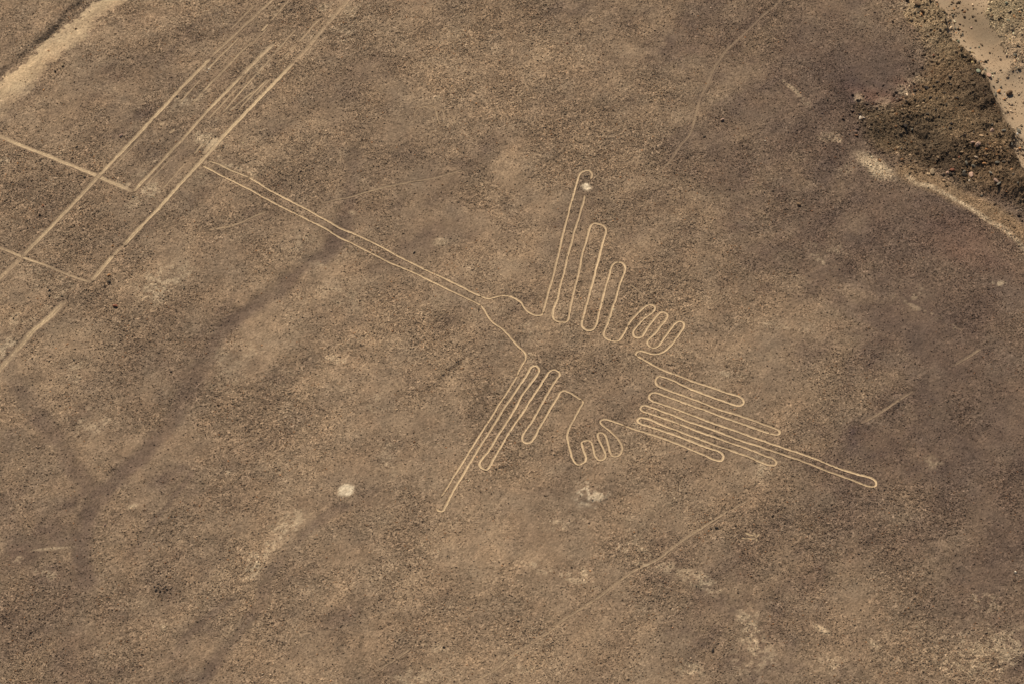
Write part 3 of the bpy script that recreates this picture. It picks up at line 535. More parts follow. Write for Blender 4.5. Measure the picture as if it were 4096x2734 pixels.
# ------------------------------------------------------------------ materials
def soil_material(name, bump=.5, rock=False, objcol=False, inst=False):
    m = bpy.data.materials.new(name); m.use_nodes = True
    nt = m.node_tree; N = nt.nodes; b = N['Principled BSDF']
    b.inputs['Roughness'].default_value = .95
    b.inputs['Specular IOR Level'].default_value = .15
    if objcol:
        src = N.new('ShaderNodeObjectInfo').outputs['Color']
    else:
        a = N.new('ShaderNodeAttribute'); a.attribute_name = 'tint' if inst else 'Col'
        if inst: a.attribute_type = 'INSTANCER'
        src = a.outputs['Color']
    tc = N.new('ShaderNodeTexCoord')
    n1 = N.new('ShaderNodeTexNoise'); n1.inputs['Scale'].default_value = 3.0 if rock else 7.0; n1.inputs['Detail'].default_value = 5; n1.inputs['Roughness'].default_value = .7
    nt.links.new(tc.outputs['Object'], n1.inputs['Vector'])
    mr = N.new('ShaderNodeMapRange'); mr.inputs['From Min'].default_value = .25; mr.inputs['From Max'].default_value = .75
    mr.inputs['To Min'].default_value = .72; mr.inputs['To Max'].default_value = 1.28
    nt.links.new(n1.outputs['Fac'], mr.inputs['Value'])
    mx = N.new('ShaderNodeVectorMath'); mx.operation = 'SCALE'
    nt.links.new(src, mx.inputs[0]); nt.links.new(mr.outputs[0], mx.inputs['Scale'])
    nt.links.new(mx.outputs[0], b.inputs['Base Color'])
    bp = N.new('ShaderNodeBump'); bp.inputs['Strength'].default_value = bump; bp.inputs['Distance'].default_value = .03
    nt.links.new(n1.outputs['Fac'], bp.inputs['Height']); nt.links.new(bp.outputs[0], b.inputs['Normal'])
    return m
M_SOIL = soil_material('desert_soil', .6)
M_SAND = soil_material('wash_sand', .15)
M_LINE = soil_material('cleared_gravel', .35)
M_STONE = soil_material('small_stone', .4, rock=True, inst=True)
M_ROCK = soil_material('boulder_rock', .8, rock=True, objcol=True)

def mesh_from(name, V, Fq, colors, mat, smooth_=True):
    me = bpy.data.meshes.new(name)
    me.vertices.add(len(V)); me.vertices.foreach_set('co', np.asarray(V, np.float32).ravel())
    n = len(Fq); k = Fq.shape[1]
    me.loops.add(n * k); me.loops.foreach_set('vertex_index', Fq.astype(np.int32).ravel())
    me.polygons.add(n); me.polygons.foreach_set('loop_start', np.arange(0, n * k, k, dtype=np.int32))
    me.polygons.foreach_set('loop_total', np.full(n, k, np.int32))
    if smooth_: me.polygons.foreach_set('use_smooth', np.ones(n, bool))
    me.update(calc_edges=True)
    if colors is not None:
        ca_ = me.color_attributes.new('Col', 'FLOAT_COLOR', 'POINT')
        c4 = np.ones((len(V), 4), np.float32); c4[:, :3] = colors
        ca_.data.foreach_set('color', c4.ravel())
    me.materials.append(mat)
    return me
def add(name, data, parent=None, **kw):
    o = bpy.data.objects.new(name, data); COL.objects.link(o)
    if parent: o.parent = parent
    for k, v in kw.items(): o[k] = v
    return o

# ------------------------------------------------------------------ the setting: one grid cut into regions
IDX = np.arange(NX * NY).reshape(NY, NX)
quads = np.stack([IDX[:-1, :-1], IDX[:-1, 1:], IDX[1:, 1:], IDX[1:, :-1]], -1)
cell = lambda m: (m[:-1, :-1].astype(int) + m[:-1, 1:] + m[1:, :-1] + m[1:, 1:]) >= 2
reg = np.zeros((NY - 1, NX - 1), int)
reg[cell(inr)] = 1
reg[cell(inb)] = 2
reg[cell(inw)] = 3
reg[cell(ine)] = 4
for k, s in ((5, spot1), (6, spot2), (7, spot3)): reg[cell(s > .45)] = k
V_all = np.stack([GX, GY, HG], -1).reshape(-1, 3); C_all = CG.reshape(-1, 3)
info = {0: ('ground', M_SOIL, dict(kind='structure')), 1: ('dirt_road', M_SOIL, dict(kind='structure')),
        2: ('stony_bank', M_SOIL, dict(kind='structure')), 3: ('sandy_wash', M_SAND, dict(kind='structure')),
        4: ('far_bank', M_SOIL, dict(kind='structure')),
        5: ('bare_patch', M_LINE, dict(label='round white bare patch inside the hooked tip of the upper wing', category='bare patch')),
        6: ('bare_patch', M_LINE, dict(label='bright white bare patch alone on the plain left of the lower wing tip', category='bare patch')),
        7: ('bare_patch', M_LINE, dict(label='ragged pale scraped patch below the lower foot', category='bare patch'))}
for k, (nm, mt, props) in info.items():
    q = quads[reg == k]
    used, inv = np.unique(q.ravel(), return_inverse=True)
    me = mesh_from(nm, V_all[used], inv.reshape(-1, 4), C_all[used], mt)
    o = add(nm, me, **props)

# ------------------------------------------------------------------ geoglyph ribbons
def ribbon(L, seed, berm=1.0):
    P = L['P']; n = len(P)
    t = np.gradient(P, axis=0); t /= np.maximum(np.linalg.norm(t, axis=1), 1e-6)[:, None]
    nrm = np.stack([-t[:, 1], t[:, 0]], -1)
    s = np.concatenate([[0], np.cumsum(np.linalg.norm(np.diff(P, axis=0), axis=1))])
    z0 = np.zeros(n)
    wl = L['hw'] * (1 + .20 * vnoise(s, z0, 1.6, 200 + seed % 40) + .26 * vnoise(s, z0, .3, 205 + seed % 40))
    wr = L['hw'] * (1 + .20 * vnoise(s, z0 + 50, 1.6, 210 + seed % 40) + .26 * vnoise(s, z0 + 50, .3, 215 + seed % 40))
    mid = P + nrm * (.022 * vnoise(s, z0, 2.2, 220 + seed % 40))[:, None]
    endf = np.clip(np.minimum(np.arange(n), np.arange(n)[::-1]) / 2.0, .35, 1)
    wl *= endf; wr *= endf
    rows = []; cols = []
    st = L['s']
    rr = np.random.RandomState(seed)
    bird_ = st > .9
    if bird_: prof = ((-2.35, -.06, 0), (-1.6, .04, 0), (-1.0, -.015, 1), (0, -.03, 1), (1.0, -.015, 1), (1.6, .04, 0), (2.35, -.06, 0))
    else: prof = ((-2.3, -.05, 0), (-1.5, .03 * berm, 0), (-1.05, .0, .45), (-.7, -.01, .9), (-.3, -.02, 1), (.05, -.01, .3), (.4, -.02, 1), (.75, -.01, .85), (1.05, .0, .4), (1.5, .04 * berm, 0), (2.3, -.05, 0))
    for off, hz, fl in prof:
        w = wl if off > 0 else wr
        q = mid + nrm * (off * w)[:, None]
        z = sample(HB, q[:, 0], q[:, 1]) + hz + rr.uniform(-.02, .02, n) * (.3 if fl else 1)
        rows.append(np.column_stack([q, z]))
        g = sample(C, q[:, 0], q[:, 1])
        if bird_ and fl:
            k_ = (.86 + .24 * vnoise(s, z0 + seed, 7, 233) + .12 * vnoise(s, z0 + off * 7, .6, 230))
            c = (T_((.51, .372, .228)) * k_[:, None] + g * (1 - k_)[:, None]) * np.exp(rr.normal(0, .09, n))[:, None]
        elif fl:
            tp = np.clip(np.minimum(s, s[-1] - s) / min(2.6 if berm < .5 else 1.6, .15 * s[-1] + .05) + .2, 0, 1)
            fade = np.clip(tp * fl * st * (1.15 + .5 * vnoise(s, z0, 5, 240 + seed % 9) + .55 * vnoise(s, z0 + off * 9, 1.1, 250) + .5 * vnoise(s, z0 + off * 31, .3, 251)), 0, 1)[:, None]
            c = (g * (1 - fade) + T_((.50, .37, .225)) * fade) * np.exp(rr.normal(0, .09 + .12 * (1 - st), n))[:, None]
        else:
            c = g * (rr.uniform(.62, 1.12, n) if berm > .5 else rr.uniform(.75, 1.3, n))[:, None]
        cols.append(c)
    K = len(rows)
    V = np.stack(rows, 1).reshape(-1, 3); Cc = np.clip(np.stack(cols, 1).reshape(-1, 3), .02, .85)
    i = np.arange(n - 1)[:, None] * K + np.arange(K - 1)[None, :]
    q = np.stack([i, i + K, i + K + 1, i + 1], -1).reshape(-1, 4)
    return V, q, Cc
def ribbon_mesh(name, Ls, seed, berm=1.0):
    Vs, Qs, Cs = [], [], []; o = 0
    for k, L in enumerate(Ls):
        V, q, c = ribbon(L, seed + k, berm); Vs.append(V); Qs.append(q + o); Cs.append(c); o += len(V)
    return mesh_from(name, np.vstack(Vs), np.vstack(Qs), np.vstack(Cs), M_LINE, False)
root = add('hummingbird_geoglyph', None, label='giant long-beaked bird drawn in pale lines on the brown desert plain', category='geoglyph')
parts = [('beak', ['beak_upper', 'beak_lower', 'beak_root'], None), ('head', ['head_upper', 'head_lower'], None),
         ('wing', ['wing_upper', 'wing_feathers'], 'upper wing with long narrow feathers and hooked tip'),
         ('wing', ['wing_lower', 'wing_edge'], 'lower wing with long narrow feathers pointing down left'),
         ('foot', ['foot_upper'], 'upper foot with three rounded toes'), ('foot', ['foot_lower'], 'lower foot with curled rounded toes'),
         ('tail', ['tail'], None)]
for k, (nm, keys, lb) in enumerate(parts):
    o = add(nm, ribbon_mesh(nm, [bird[q] for q in keys], 11 + 5 * k), root)
    if lb: o['label'] = lb
for k, (nm, lb, L, br) in enumerate(strips):
    if lb.startswith('very faint'):
        fi = sorted([q[2]['P'][len(q[2]['P']) // 2][0] for q in strips if q[1].startswith('very faint')]).index(L['P'][len(L['P']) // 2][0])
        lb = ['leftmost', 'second', 'third', 'fourth', 'fifth', 'sixth', 'seventh', 'eighth', 'ninth', 'tenth', 'eleventh', 'rightmost'][fi] + ' of the very faint streaks between the parallel lines, counted from the left'
    cat = {'straight_line': 'ground line', 'cross_line': 'ground line', 'thin_line': 'thin ground line', 'dash_mark': 'dash mark'}[nm]
    grp = {'straight_line': 'broad straight lines at the upper left', 'cross_line': 'cross lines at the left edge', 'thin_line': 'thin lines among the parallel straight lines', 'dash_mark': 'short pale dashes by the straight lines'}[nm]
    add(nm, ribbon_mesh(nm, [L], 80 + k, 1.0 if br else .35), label=lb, category=cat, group=grp)
for k, (lb, Ls) in enumerate(old):
    nm = ['small_geoglyph', 'scratch_mark'][k]
    add(nm, ribbon_mesh(nm, Ls, 150 + k * 8, .2), label=lb, category=['geoglyph', 'scratch mark'][k])
for k, (lb, L) in enumerate(paths):
    add('footpath', ribbon_mesh('footpath', [L], 190 + k, .2), kind='structure', label=lb)

# ------------------------------------------------------------------ loose stones
import bmesh
def rock_mesh(name, seed, sub, mat, jag=.3):
    bm = bmesh.new()
    bmesh.ops.create_icosphere(bm, subdivisions=sub, radius=1.0)
    rs_ = np.random.RandomState(seed)
    sq = rs_.uniform(.62, 1.0, 3) * np.array([1.1, .95, .72])
    planes = [(Vector(rs_.normal(0, 1, 3)).normalized(), rs_.uniform(.55, .9)) for _ in range(9)]
    for v in bm.verts:
        c = v.co.copy()
        for nrm_, d in planes:
            e = c.dot(nrm_)
            if e > d: c -= nrm_ * (e - d) * .9
        c *= 1 + rs_.uniform(-jag, jag) * .25
        v.co = Vector((c.x * sq[0], c.y * sq[1], c.z * sq[2]))
    me = bpy.data.meshes.new(name); bm.to_mesh(me); bm.free()
    me.materials.append(mat)
    return me
src = []
for k in range(6):
    o = bpy.data.objects.new('stone_shape', rock_mesh('stone_shape', 300 + k, 1, M_STONE, .5))
    src.append(o)
def scatter_group():
    ng = bpy.data.node_groups.new('scatter_stones', 'GeometryNodeTree')
    ng.interface.new_socket('Geometry', in_out='INPUT', socket_type='NodeSocketGeometry')
    ng.interface.new_socket('Geometry', in_out='OUTPUT', socket_type='NodeSocketGeometry')
    n = ng.nodes; l = ng.links
    gi = n.new('NodeGroupInput'); go = n.new('NodeGroupOutput')
    iop = n.new('GeometryNodeInstanceOnPoints'); jn = n.new('GeometryNodeJoinGeometry')
    for o in src:
        oi = n.new('GeometryNodeObjectInfo'); oi.inputs['Object'].default_value = o
        oi.inputs['As Instance'].default_value = True
        l.new(oi.outputs['Geometry'], jn.inputs[0])
    l.new(jn.outputs[0], iop.inputs['Instance']); iop.inputs['Pick Instance'].default_value = True
    def na(nm, tp):
        a = n.new('GeometryNodeInputNamedAttribute'); a.data_type = tp; a.inputs['Name'].default_value = nm
        return a.outputs['Attribute']
    l.new(gi.outputs[0], iop.inputs['Points'])
    l.new(na('idx', 'INT'), iop.inputs['Instance Index'])
    l.new(na('scl', 'FLOAT_VECTOR'), iop.inputs['Scale'])
    e2r = n.new('FunctionNodeEulerToRotation')
    l.new(na('rot', 'FLOAT_VECTOR'), e2r.inputs[0]); l.new(e2r.outputs[0], iop.inputs['Rotation'])
    l.new(iop.outputs[0], go.inputs[0])
    return ng
NG = scatter_group()
def scatter(name, x, y, r, tint, sink=.25, **kw):
    n = len(x)
    z = sample(HG, x, y) + r * (.45 - sink)
    me = bpy.data.meshes.new(name); me.vertices.add(n)
    me.vertices.foreach_set('co', np.column_stack([x, y, z]).astype(np.float32).ravel())
    a = me.attributes.new('scl', 'FLOAT_VECTOR', 'POINT')
    a.data.foreach_set('vector', (r[:, None] * rng.uniform(.75, 1.25, (n, 3))).astype(np.float32).ravel())
    a = me.attributes.new('rot', 'FLOAT_VECTOR', 'POINT')
    a.data.foreach_set('vector', np.column_stack([rng.uniform(-.5, .5, n), rng.uniform(-.5, .5, n), rng.uniform(0, 6.28, n)]).astype(np.float32).ravel())
    a = me.attributes.new('idx', 'INT', 'POINT'); a.data.foreach_set('value', rng.randint(0, 6, n).astype(np.int32))
    a = me.attributes.new('tint', 'FLOAT_COLOR', 'POINT')
    c4 = np.ones((n, 4), np.float32); c4[:, :3] = tint; a.data.foreach_set('color', c4.ravel())
    o = add(name, me, kind='stuff', **kw)
    md = o.modifiers.new('scatter', 'NODES'); md.node_group = NG
    return o
def stone_tint(x, y, k, spread=.3):
    g = sample(C, x, y)
    n = len(x)
    t = g * k * np.exp(rng.normal(0, spread, n))[:, None]
    u = rng.rand(n)
    warm = T_((1.2, .88, .66)); cool = T_((.90, .96, .98))
    t = np.where((u < .04)[:, None], t * warm, t); t = np.where((u > .90)[:, None], t * cool, t)
    return np.clip(t, .02, .75)
nS = 1050000
x = rng.uniform(-77, 79, nS); y = rng.uniform(-57, 71, nS)
rg = sample(RG, x, y); nd = sample(ND, x, y)
dens = .15 + .85 * np.clip(rg, 0, 1)
nf = sample(NF, x, y)
dens = np.where(nf < 1.3, dens * .4, dens)
dens = np.where(nd < 1.25, .07, dens)
dens = np.where((nd > 1.25) & (nd < 3.2), 1.0, dens)
iw = sample(np.where(inw, 1.0, 0.0), x, y); ir = sample(np.where(inr, 1.0, 0.0), x, y)
isp = sample(np.clip(spot1 + spot2, 0, 1), x, y)
dens = np.where(iw > .5, 0, dens); dens = np.where(ir > .5, dens * .35, dens); dens = dens * (1 - .97 * isp)
k = rng.rand(nS) < dens
x, y, rg = x[k], y[k], rg[k]
r = .050 * np.power(rng.rand(len(x)), -.27) * (.75 + .45 * np.clip(rg, 0, 1))
r = np.minimum(r, .15)
scatter('gravel_cover', x, y, r, stone_tint(x, y, 1.04, .36), label='brown gravel covering the whole desert plain')
# rubble on the bank
nB = 120000
x = rng.uniform(38, 79, nB); y = rng.uniform(8, 71, nB)
dlv = sample(dl, x, y)
b = sample(np.where(inb, 1.0, 0.0), x, y); e = sample(np.where(ine, 1.0, 0.0), x, y); w_ = sample(np.where(inw, 1.0, 0.0), x, y)
dwv = sample(dw, x, y); dev = sample(de, x, y)
pn = np.clip(.5 + 1.1 * fbm(x, y, 4.5, 191, 3), .05, 1)
dens = b * (.15 + .95 * pn**1.3) * sstep(-.8, 2.2, dlv) + (1 - b) * (1 - w_) * (1 - e) * .35 * np.exp(-dlv / 1.1) + e * .55 * pn + w_ * (np.exp(-dwv / 2.4) * .9 * sstep(-.4, .5, fbm(x, y, 2.0, 195, 2) + .55 * np.exp(-dwv / 1.2)) + np.exp(-dev / .9) * .35 + .012)
k = rng.rand(nB) < dens
x, y = x[k], y[k]
r = np.minimum(.05 * np.power(rng.rand(len(x)), -.52) * (.55 + .75 * np.clip(.5 + 1.4 * fbm(x, y, 6.5, 199, 2), 0, 1)), .32)
scatter('bank_rubble', x, y, r, stone_tint(x, y, .92, .48), label='loose rubble covering the banks of the sandy wash')

# ------------------------------------------------------------------ boulders one can count
RM = [rock_mesh('boulder', 400 + k, 2, M_ROCK, .35) for k in range(8)]
TINT = {'dark': (.075, .060, .045), 'black': (.045, .036, .030), 'grey': (.17, .15, .115), 'tan': (.33, .24, .15), 'orange': (.42, .22, .10),
        'pink': (.40, .26, .19), 'green-grey': (.19, .20, .14), 'brown': (.17, .11, .065), 'yellow': (.45, .33, .15), 'white': (.60, .50, .38), 'red': (.22, .09, .055), 'pale': (.42, .31, .21)}
B = []   # zone, x, y, size(frame units), colour, frame, note
def bl(fr, zone, items):
    for it in items:
        B.append((fr, zone) + tuple(it) + ((None,) if len(it) == 4 else ()))
bl('A', 'wash', [(740, 150, 58, 'brown'), (690, 222, 62, 'orange', 'bright orange round boulder in the wash sand near the top edge'), (580, 360, 50, 'brown'), (660, 390, 82, 'grey'), (465, 455, 60, 'brown'),
  (370, 545, 38, 'brown'), (715, 680, 66, 'grey'), (690, 552, 50, 'brown'), (820, 575, 52, 'brown'), (600, 870, 62, 'brown'), (790, 1000, 92, 'green-grey'), (920, 975, 48, 'grey'),
  (890, 812, 56, 'grey'), (895, 855, 40, 'grey'), (1280, 1130, 50, 'green-grey'), (1075, 1150, 52, 'grey'), (970, 1115, 42, 'tan'), (1195, 1140, 44, 'brown'), (1050, 1262, 100, 'dark'), (1010, 1290, 60, 'dark'), (1110, 1248, 60, 'yellow'),
  (1155, 1262, 50, 'brown'), (930, 1220, 55, 'brown'), (940, 1340, 55, 'dark'), (1275, 1470, 62, 'grey'), (1440, 1475, 92, 'dark'), (1490, 1440, 50, 'brown'), (1350, 1315, 40, 'grey'), (880, 240, 62, 'tan'), (540, 235, 42, 'grey'),
  (820, 30, 72, 'tan'), (1100, 670, 55, 'pink'), (445, 325, 32, 'brown'), (460, 375, 32, 'brown'), (300, 340, 32, 'brown'), (560, 595, 40, 'brown'), (520, 605, 34, 'grey'), (610, 810, 46, 'grey'),
  (830, 697, 42, 'orange'), (890, 752, 42, 'brown'), (1315, 1440, 35, 'grey'), (245, 305, 52, 'brown'), (795, 643, 28, 'grey'), (840, 895, 32, 'grey'), (690, 490, 46, 'white')])
bl('A', 'far bank', [(1550, 255, 66, 'dark'), (1555, 465, 60, 'dark'), (1580, 390, 80, 'brown'), (1500, 368, 55, 'brown'), (2290, 255, 80, 'black'), (2310, 845, 74, 'black'), (2135, 850, 52, 'dark'), (1930, 95, 74, 'green-grey'),
  (2240, 450, 72, 'brown'), (1970, 495, 66, 'green-grey'), (2015, 942, 50, 'yellow'), (1785, 430, 62, 'brown'), (2130, 1325, 62, 'grey'), (1680, 590, 50, 'grey'), (2230, 655, 50, 'brown'), (1600, 745, 30, 'brown'), (2240, 310, 55, 'orange'), (2020, 280, 60, 'tan')])
bl('B', 'wash', [(520, 392, 86, 'green-grey', 'large green-grey boulder at the edge of the wash, leftmost of three in a row'), (605, 436, 96, 'tan', 'large tan boulder with a deep shadow, middle of three in a row by the wash'),
  (715, 470, 112, 'pink', 'large pinkish boulder, rightmost of three in a row at the edge of the wash'), (650, 360, 52, 'green-grey'), (770, 425, 36, 'green-grey'), (815, 420, 40, 'grey'), (860, 580, 46, 'tan'),
  (800, 665, 42, 'dark'), (890, 752, 72, 'orange'), (830, 790, 62, 'grey'), (830, 830, 62, 'grey'), (1075, 790, 125, 'brown', 'long brown wedge of rock alone in the sand near the right edge'), (1030, 870, 44, 'pale'),
  (930, 675, 42, 'grey'), (880, 522, 32, 'grey'), (1145, 370, 36, 'brown'), (1205, 325, 32, 'grey'), (1215, 385, 34, 'white'), (1305, 592, 30, 'grey'), (415, 225, 50, 'yellow'), (680, 325, 32, 'grey')])
bl('B', 'bank', [(415, 445, 52, 'dark'), (165, 655, 66, 'brown'), (140, 870, 60, 'black'), (20, 500, 52, 'black'), (30, 615, 48, 'dark')])
bl('B', 'far bank', [(1180, 100, 62, 'grey')])
bl('C', 'bank', [(310, 20, 84, 'black'), (575, 225, 88, 'brown'), (565, 272, 60, 'orange'), (500, 225, 50, 'grey'), (440, 235, 50, 'dark'), (480, 92, 90, 'brown'), (710, 15, 66, 'dark'), (900, 545, 62, 'black')])
bl('E', 'bank', [(1065, 480, 50, 'black'), (980, 508, 42, 'dark'), (745, 520, 40, 'black'), (1020, 345, 62, 'black'), (855, 380, 52, 'dark'), (850, 425, 46, 'dark'), (730, 860, 68, 'black', 'big black boulder in the middle of the stony bank'),
  (1025, 690, 50, 'dark'), (1140, 632, 46, 'dark'), (1175, 715, 38, 'brown'), (1160, 265, 42, 'black'), (1275, 575, 46, 'dark'), (800, 715, 36, 'dark'), (135, 742, 44, 'white', 'white stone at the left foot of the stony bank'),
  (180, 738, 30, 'white', 'smaller white stone just right of the white stone at the foot of the bank'), (1255, 405, 42, 'dark'), (1320, 200, 44, 'dark'), (100, 510, 42, 'dark'), (710, 570, 38, 'dark'), (1150, 485, 40, 'dark'), (930, 375, 36, 'dark'), (1110, 330, 38, 'black')])
bl('G', 'bank', [(715, 278, 78, 'pink', 'round pinkish boulder with a black shadow low on the stony bank'), (645, 245, 60, 'pink'), (975, 500, 62, 'grey'), (380, 608, 62, 'red'), (355, 665, 52, 'dark'), (535, 665, 62, 'dark'),
  (625, 665, 72, 'pink'), (110, 635, 72, 'tan'), (990, 800, 62, 'grey'), (660, 545, 62, 'grey'), (530, 635, 52, 'grey'), (1185, 660, 42, 'dark'), (900, 88, 62, 'pink'), (885, 640, 52, 'grey'), (1255, 90, 62, 'grey'),
  (1060, 80, 52, 'grey'), (1160, 262, 56, 'grey'), (820, 410, 42, 'grey'), (310, 640, 50, 'pink'), (1160, 605, 46, 'orange'), (350, 48, 52, 'dark'), (560, 508, 52, 'grey'), (1060, 490, 38, 'dark'), (950, 755, 55, 'pink'),
  (690, 440, 60, 'pale'), (800, 525, 45, 'orange'), (600, 745, 34, 'white'), (1270, 320, 40, 'orange')])
P_ = [(484, 545, 14, 'pink', 'round pinkish boulder left of the long straight lines'), (451, 985, 9, 'orange', 'small orange boulder beside the gap in the rightmost straight line'),
 (436, 1102, 12, 'orange', 'orange boulder, topmost of a short column of stones below the line corner'), (436, 1128, 11, 'dark', 'dark stone in the middle of a short column below the line corner'), (418, 1143, 10, 'dark', 'dark stone, lowest of a short column below the line corner'),
 (462, 1227, 15, 'red', 'rust-red boulder on the left of the plain below the line corner'), (251, 264, 14, 'tan', 'tan boulder just below the dirt road'), (221, 287, 11, 'black', 'black stone next to the tan boulder below the dirt road'),
 (303, 116, 9, 'brown', 'brown stone lying on the dirt road'), (1657, 1011, 10, 'black', 'single black stone on open ground above the beak'), (2890, 481, 13, 'pink', 'pale pinkish boulder on open ground right of the curved footpath'),
 (2818, 546, 9, 'dark', 'small dark stone below the pale pinkish boulder'), (3195, 819, 18, 'brown', 'dark brown boulder alone right of the upper wing'), (708, 387, 9, 'black', 'black stone beside the leftmost straight line'),
 (338, 711, 10, 'dark', 'dark stone between the two upper left lines, below the cross line'), (533, 789, 9, 'grey', 'grey stone below the end of the upper cross line'), (159, 861, 9, 'dark', 'dark stone left of the leftmost straight line'),
 (421, 2098, 10, 'pink', 'small pink stone low on the left side'), (2851, 2602, 12, 'black', 'black stone near the bottom edge, right of centre'), (2865, 2110, 9, 'black', 'black stone above the straight footpath'),
 (1776, 2588, 8, 'black', 'small black stone near the bottom edge, left of centre'), (4062, 2288, 9, 'white', 'small white stone at the right edge low down'), (835, 277, 10, 'white', 'white stone among the parallel lines, the larger of a pair'),
 (829, 290, 7, 'white', 'white stone among the parallel lines, the smaller of a pair'), (3310, 402, 9, 'dark', 'dark stone under the pale spot left of the stony bank'), (195, 204 , 8, 'orange', 'small orange stone on the right edge of the dirt road'),
 (175, 360, 8, 'orange', 'small orange-brown stone below the right edge of the dirt road'), (71, 655, 8, 'orange', 'small orange stone below the start of the upper cross line'), (376, 627, 7, 'orange', 'tiny orange stone above the upper cross line'),
 (168, 563, 7, 'orange', 'tiny yellowish stone above the upper cross line near the left edge'), (173, 827, 8, 'red', 'small rust-brown stone in the left rubble'), (198, 1162, 9, 'dark', 'upper of two dark stones below the lower cross line'),
 (198, 1185, 10, 'black', 'lower of two dark stones below the lower cross line'), (248, 1185, 10, 'dark', 'dark stone right of the pair below the lower cross line'), (2269, 176, 8, 'red', 'tiny rust stone in the upper middle of the plain'),
 (1905, 416, 7, 'orange', 'tiny orange stone left of the small zigzag drawing'), (684, 1485, 8, 'black', 'small black stone in the rubble left of the dark gully'), (2394, 238, 8, 'dark', 'small dark stone with a faint dark smear, upper middle right'),
 (1778, 2588, 5, 'black', 'tiny black stone touching a small black stone near the bottom edge'), (3060, 565, 6, 'white', 'tiny whitish stone in the scraped pale oval at upper right')]
bl('P', 'plain', P_)
cl = [(0, 0), (12, -9), (22, 2), (-8, 9), (8, 14), (30, -6), (-14, -4), (26, 14), (36, 6), (2, -16)]
for dx, dy in cl: B.append(('P', 'cluster', 632 + dx, 2350 + dy, 8 + (dx * 7 + dy * 3) % 4, 'black', None))
for dx, dy in ((0, 0), (14, 6), (28, -4), (9, 18), (-12, 10), (40, 8)): B.append(('P', 'wing cluster', 2738 + dx, 708 + dy, 8, 'dark', None))

rb = random.Random(5)
recs = []
for fr, zone, x_, y_, sz, colr, lab in B:
    X, Y = px(fr, x_, y_)
    rad = max(.085, sz * FR[fr][2] * .03125 * .5 * (1.4 if zone == 'plain' else (.95 if 'cluster' in zone else 1.3)))
    p_ = at(X, Y)
    recs.append([zone, X, Y, p_[0], p_[1], rad, colr, lab])
# further larger stones scattered over plain and bank (irregular, kept clear of the lines)
def extra(n, zone, test, rr, cols_, box):
    got = 0; tries = 0
    while got < n and tries < 20000:
        tries += 1
        X = rb.uniform(box[0], box[2]); Y = rb.uniform(box[1], box[3])
        p_ = at(X, Y)
        if not test(p_): continue
        if float(sample(ND, np.array([p_[0]]), np.array([p_[1]]))[0]) < 3.5: continue
        recs.append([zone, X, Y, p_[0], p_[1], rb.uniform(*rr), rb.choice(cols_), None]); got += 1
sm1 = lambda A, p_: float(sample(A, np.array([p_[0]]), np.array([p_[1]]))[0])
fb = inb.astype(float); RGc = rough
extra(22, 'bank', lambda q: sm1(fb, q) > .5, (.15, .26), ['dark', 'brown', 'grey', 'dark', 'red'], (3420, 20, 4090, 840))
extra(14, 'rubble', lambda q: sm1(RGc, q) > .55, (.12, .17), ['dark', 'brown', 'dark'], (20, 1000, 1000, 1900))
extra(14, 'upper plain', lambda q: sm1(RGc, q) > .45, (.12, .16), ['dark', 'dark', 'brown'], (1450, 30, 2600, 640))
WHERE = {'wash': 'in the wash sand', 'bank': 'on the stony bank', 'far bank': 'on the far gravel bank', 'plain': 'on the plain',
         'cluster': 'in the tight lower left cluster', 'wing cluster': 'in the cluster right of the hooked wing tip',
         'rubble': 'in the left side rubble', 'upper plain': 'on the upper middle plain'}
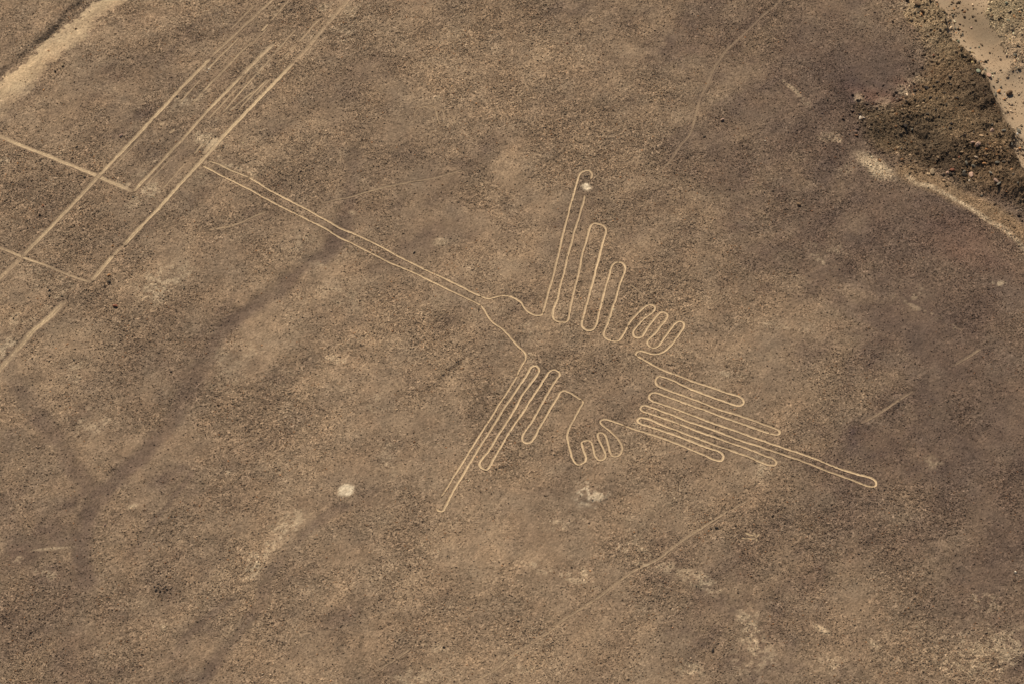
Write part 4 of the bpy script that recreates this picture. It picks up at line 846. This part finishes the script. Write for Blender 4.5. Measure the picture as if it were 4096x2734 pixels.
def where(r_):
    z, X, Y = r_[:3]; w = WHERE[z]
    if z == 'bank':
        w += ' near the top edge' if Y < 130 else (' at its left foot' if X < 3560 else (' on its middle slope' if Y < 480 else (' by the right edge' if X > 3960 else ' on its lower end')))
    if z == 'wash':
        w += ' near the top edge' if Y < 75 else (', upper stretch' if Y < 170 else (', middle stretch' if Y < 262 else ', lower stretch'))
    return w
GRP = {'wash': 'boulders in the sandy wash', 'bank': 'boulders on the stony bank', 'far bank': 'boulders on the far bank', 'plain': 'single stones on the plain',
       'cluster': 'dark stone cluster at lower left', 'wing cluster': 'stones near the upper wing tip', 'rubble': 'larger stones in the left rubble', 'upper plain': 'larger stones on the upper plain'}
ORD = ['topmost', 'second from the top', 'third from the top', 'fourth from the top', 'fifth from the top', 'sixth from the top', 'seventh from the top', 'eighth from the top', 'ninth from the top', 'tenth from the top',
       'eleventh from the top', 'twelfth from the top']
fam = {}
for r_ in recs:
    if r_[7] is None:
        szw = 'small' if r_[5] < .16 else ('medium' if r_[5] < .24 else 'large')
        cw = {'grey': 'grey', 'tan': 'tan'}.get(r_[6], r_[6])
        r_.append('%s %s rock %s' % (szw, cw, where(r_)))
        fam.setdefault(r_[8], []).append(r_)
for key, lst in fam.items():
    lst.sort(key=lambda q: q[2])
    if len(lst) == 1: lst[0][7] = key
    elif len(lst) <= 12:
        for i, q in enumerate(lst): q[7] = (ORD[i] if i < len(lst) - 1 or i == 0 else 'lowest') + ' ' + key
    else:
        for q in lst: q[7] = key
for i, r_ in enumerate(recs):
    zone, X, Y, gx_, gy_, rad, colr, lab = r_[:8]
    o = add('boulder', RM[i % 8])
    s = [rad * rb.uniform(.95, 1.35), rad * rb.uniform(.8, 1.1), rad * rb.uniform(.85, 1.15)]
    o.location = (gx_, gy_, sm1(HG, (gx_, gy_)) + s[2] * .38)
    o.scale = s
    o.rotation_euler = (rb.uniform(-.25, .25), rb.uniform(-.25, .25), rb.uniform(0, 6.28))
    c = TINT[colr]; v = rb.uniform(.85, 1.15)
    o.color = (c[0] * v, c[1] * v, c[2] * v, 1)
    o['label'] = lab; o['category'] = 'rock'; o['group'] = GRP[zone]
print('rocks', len(recs))
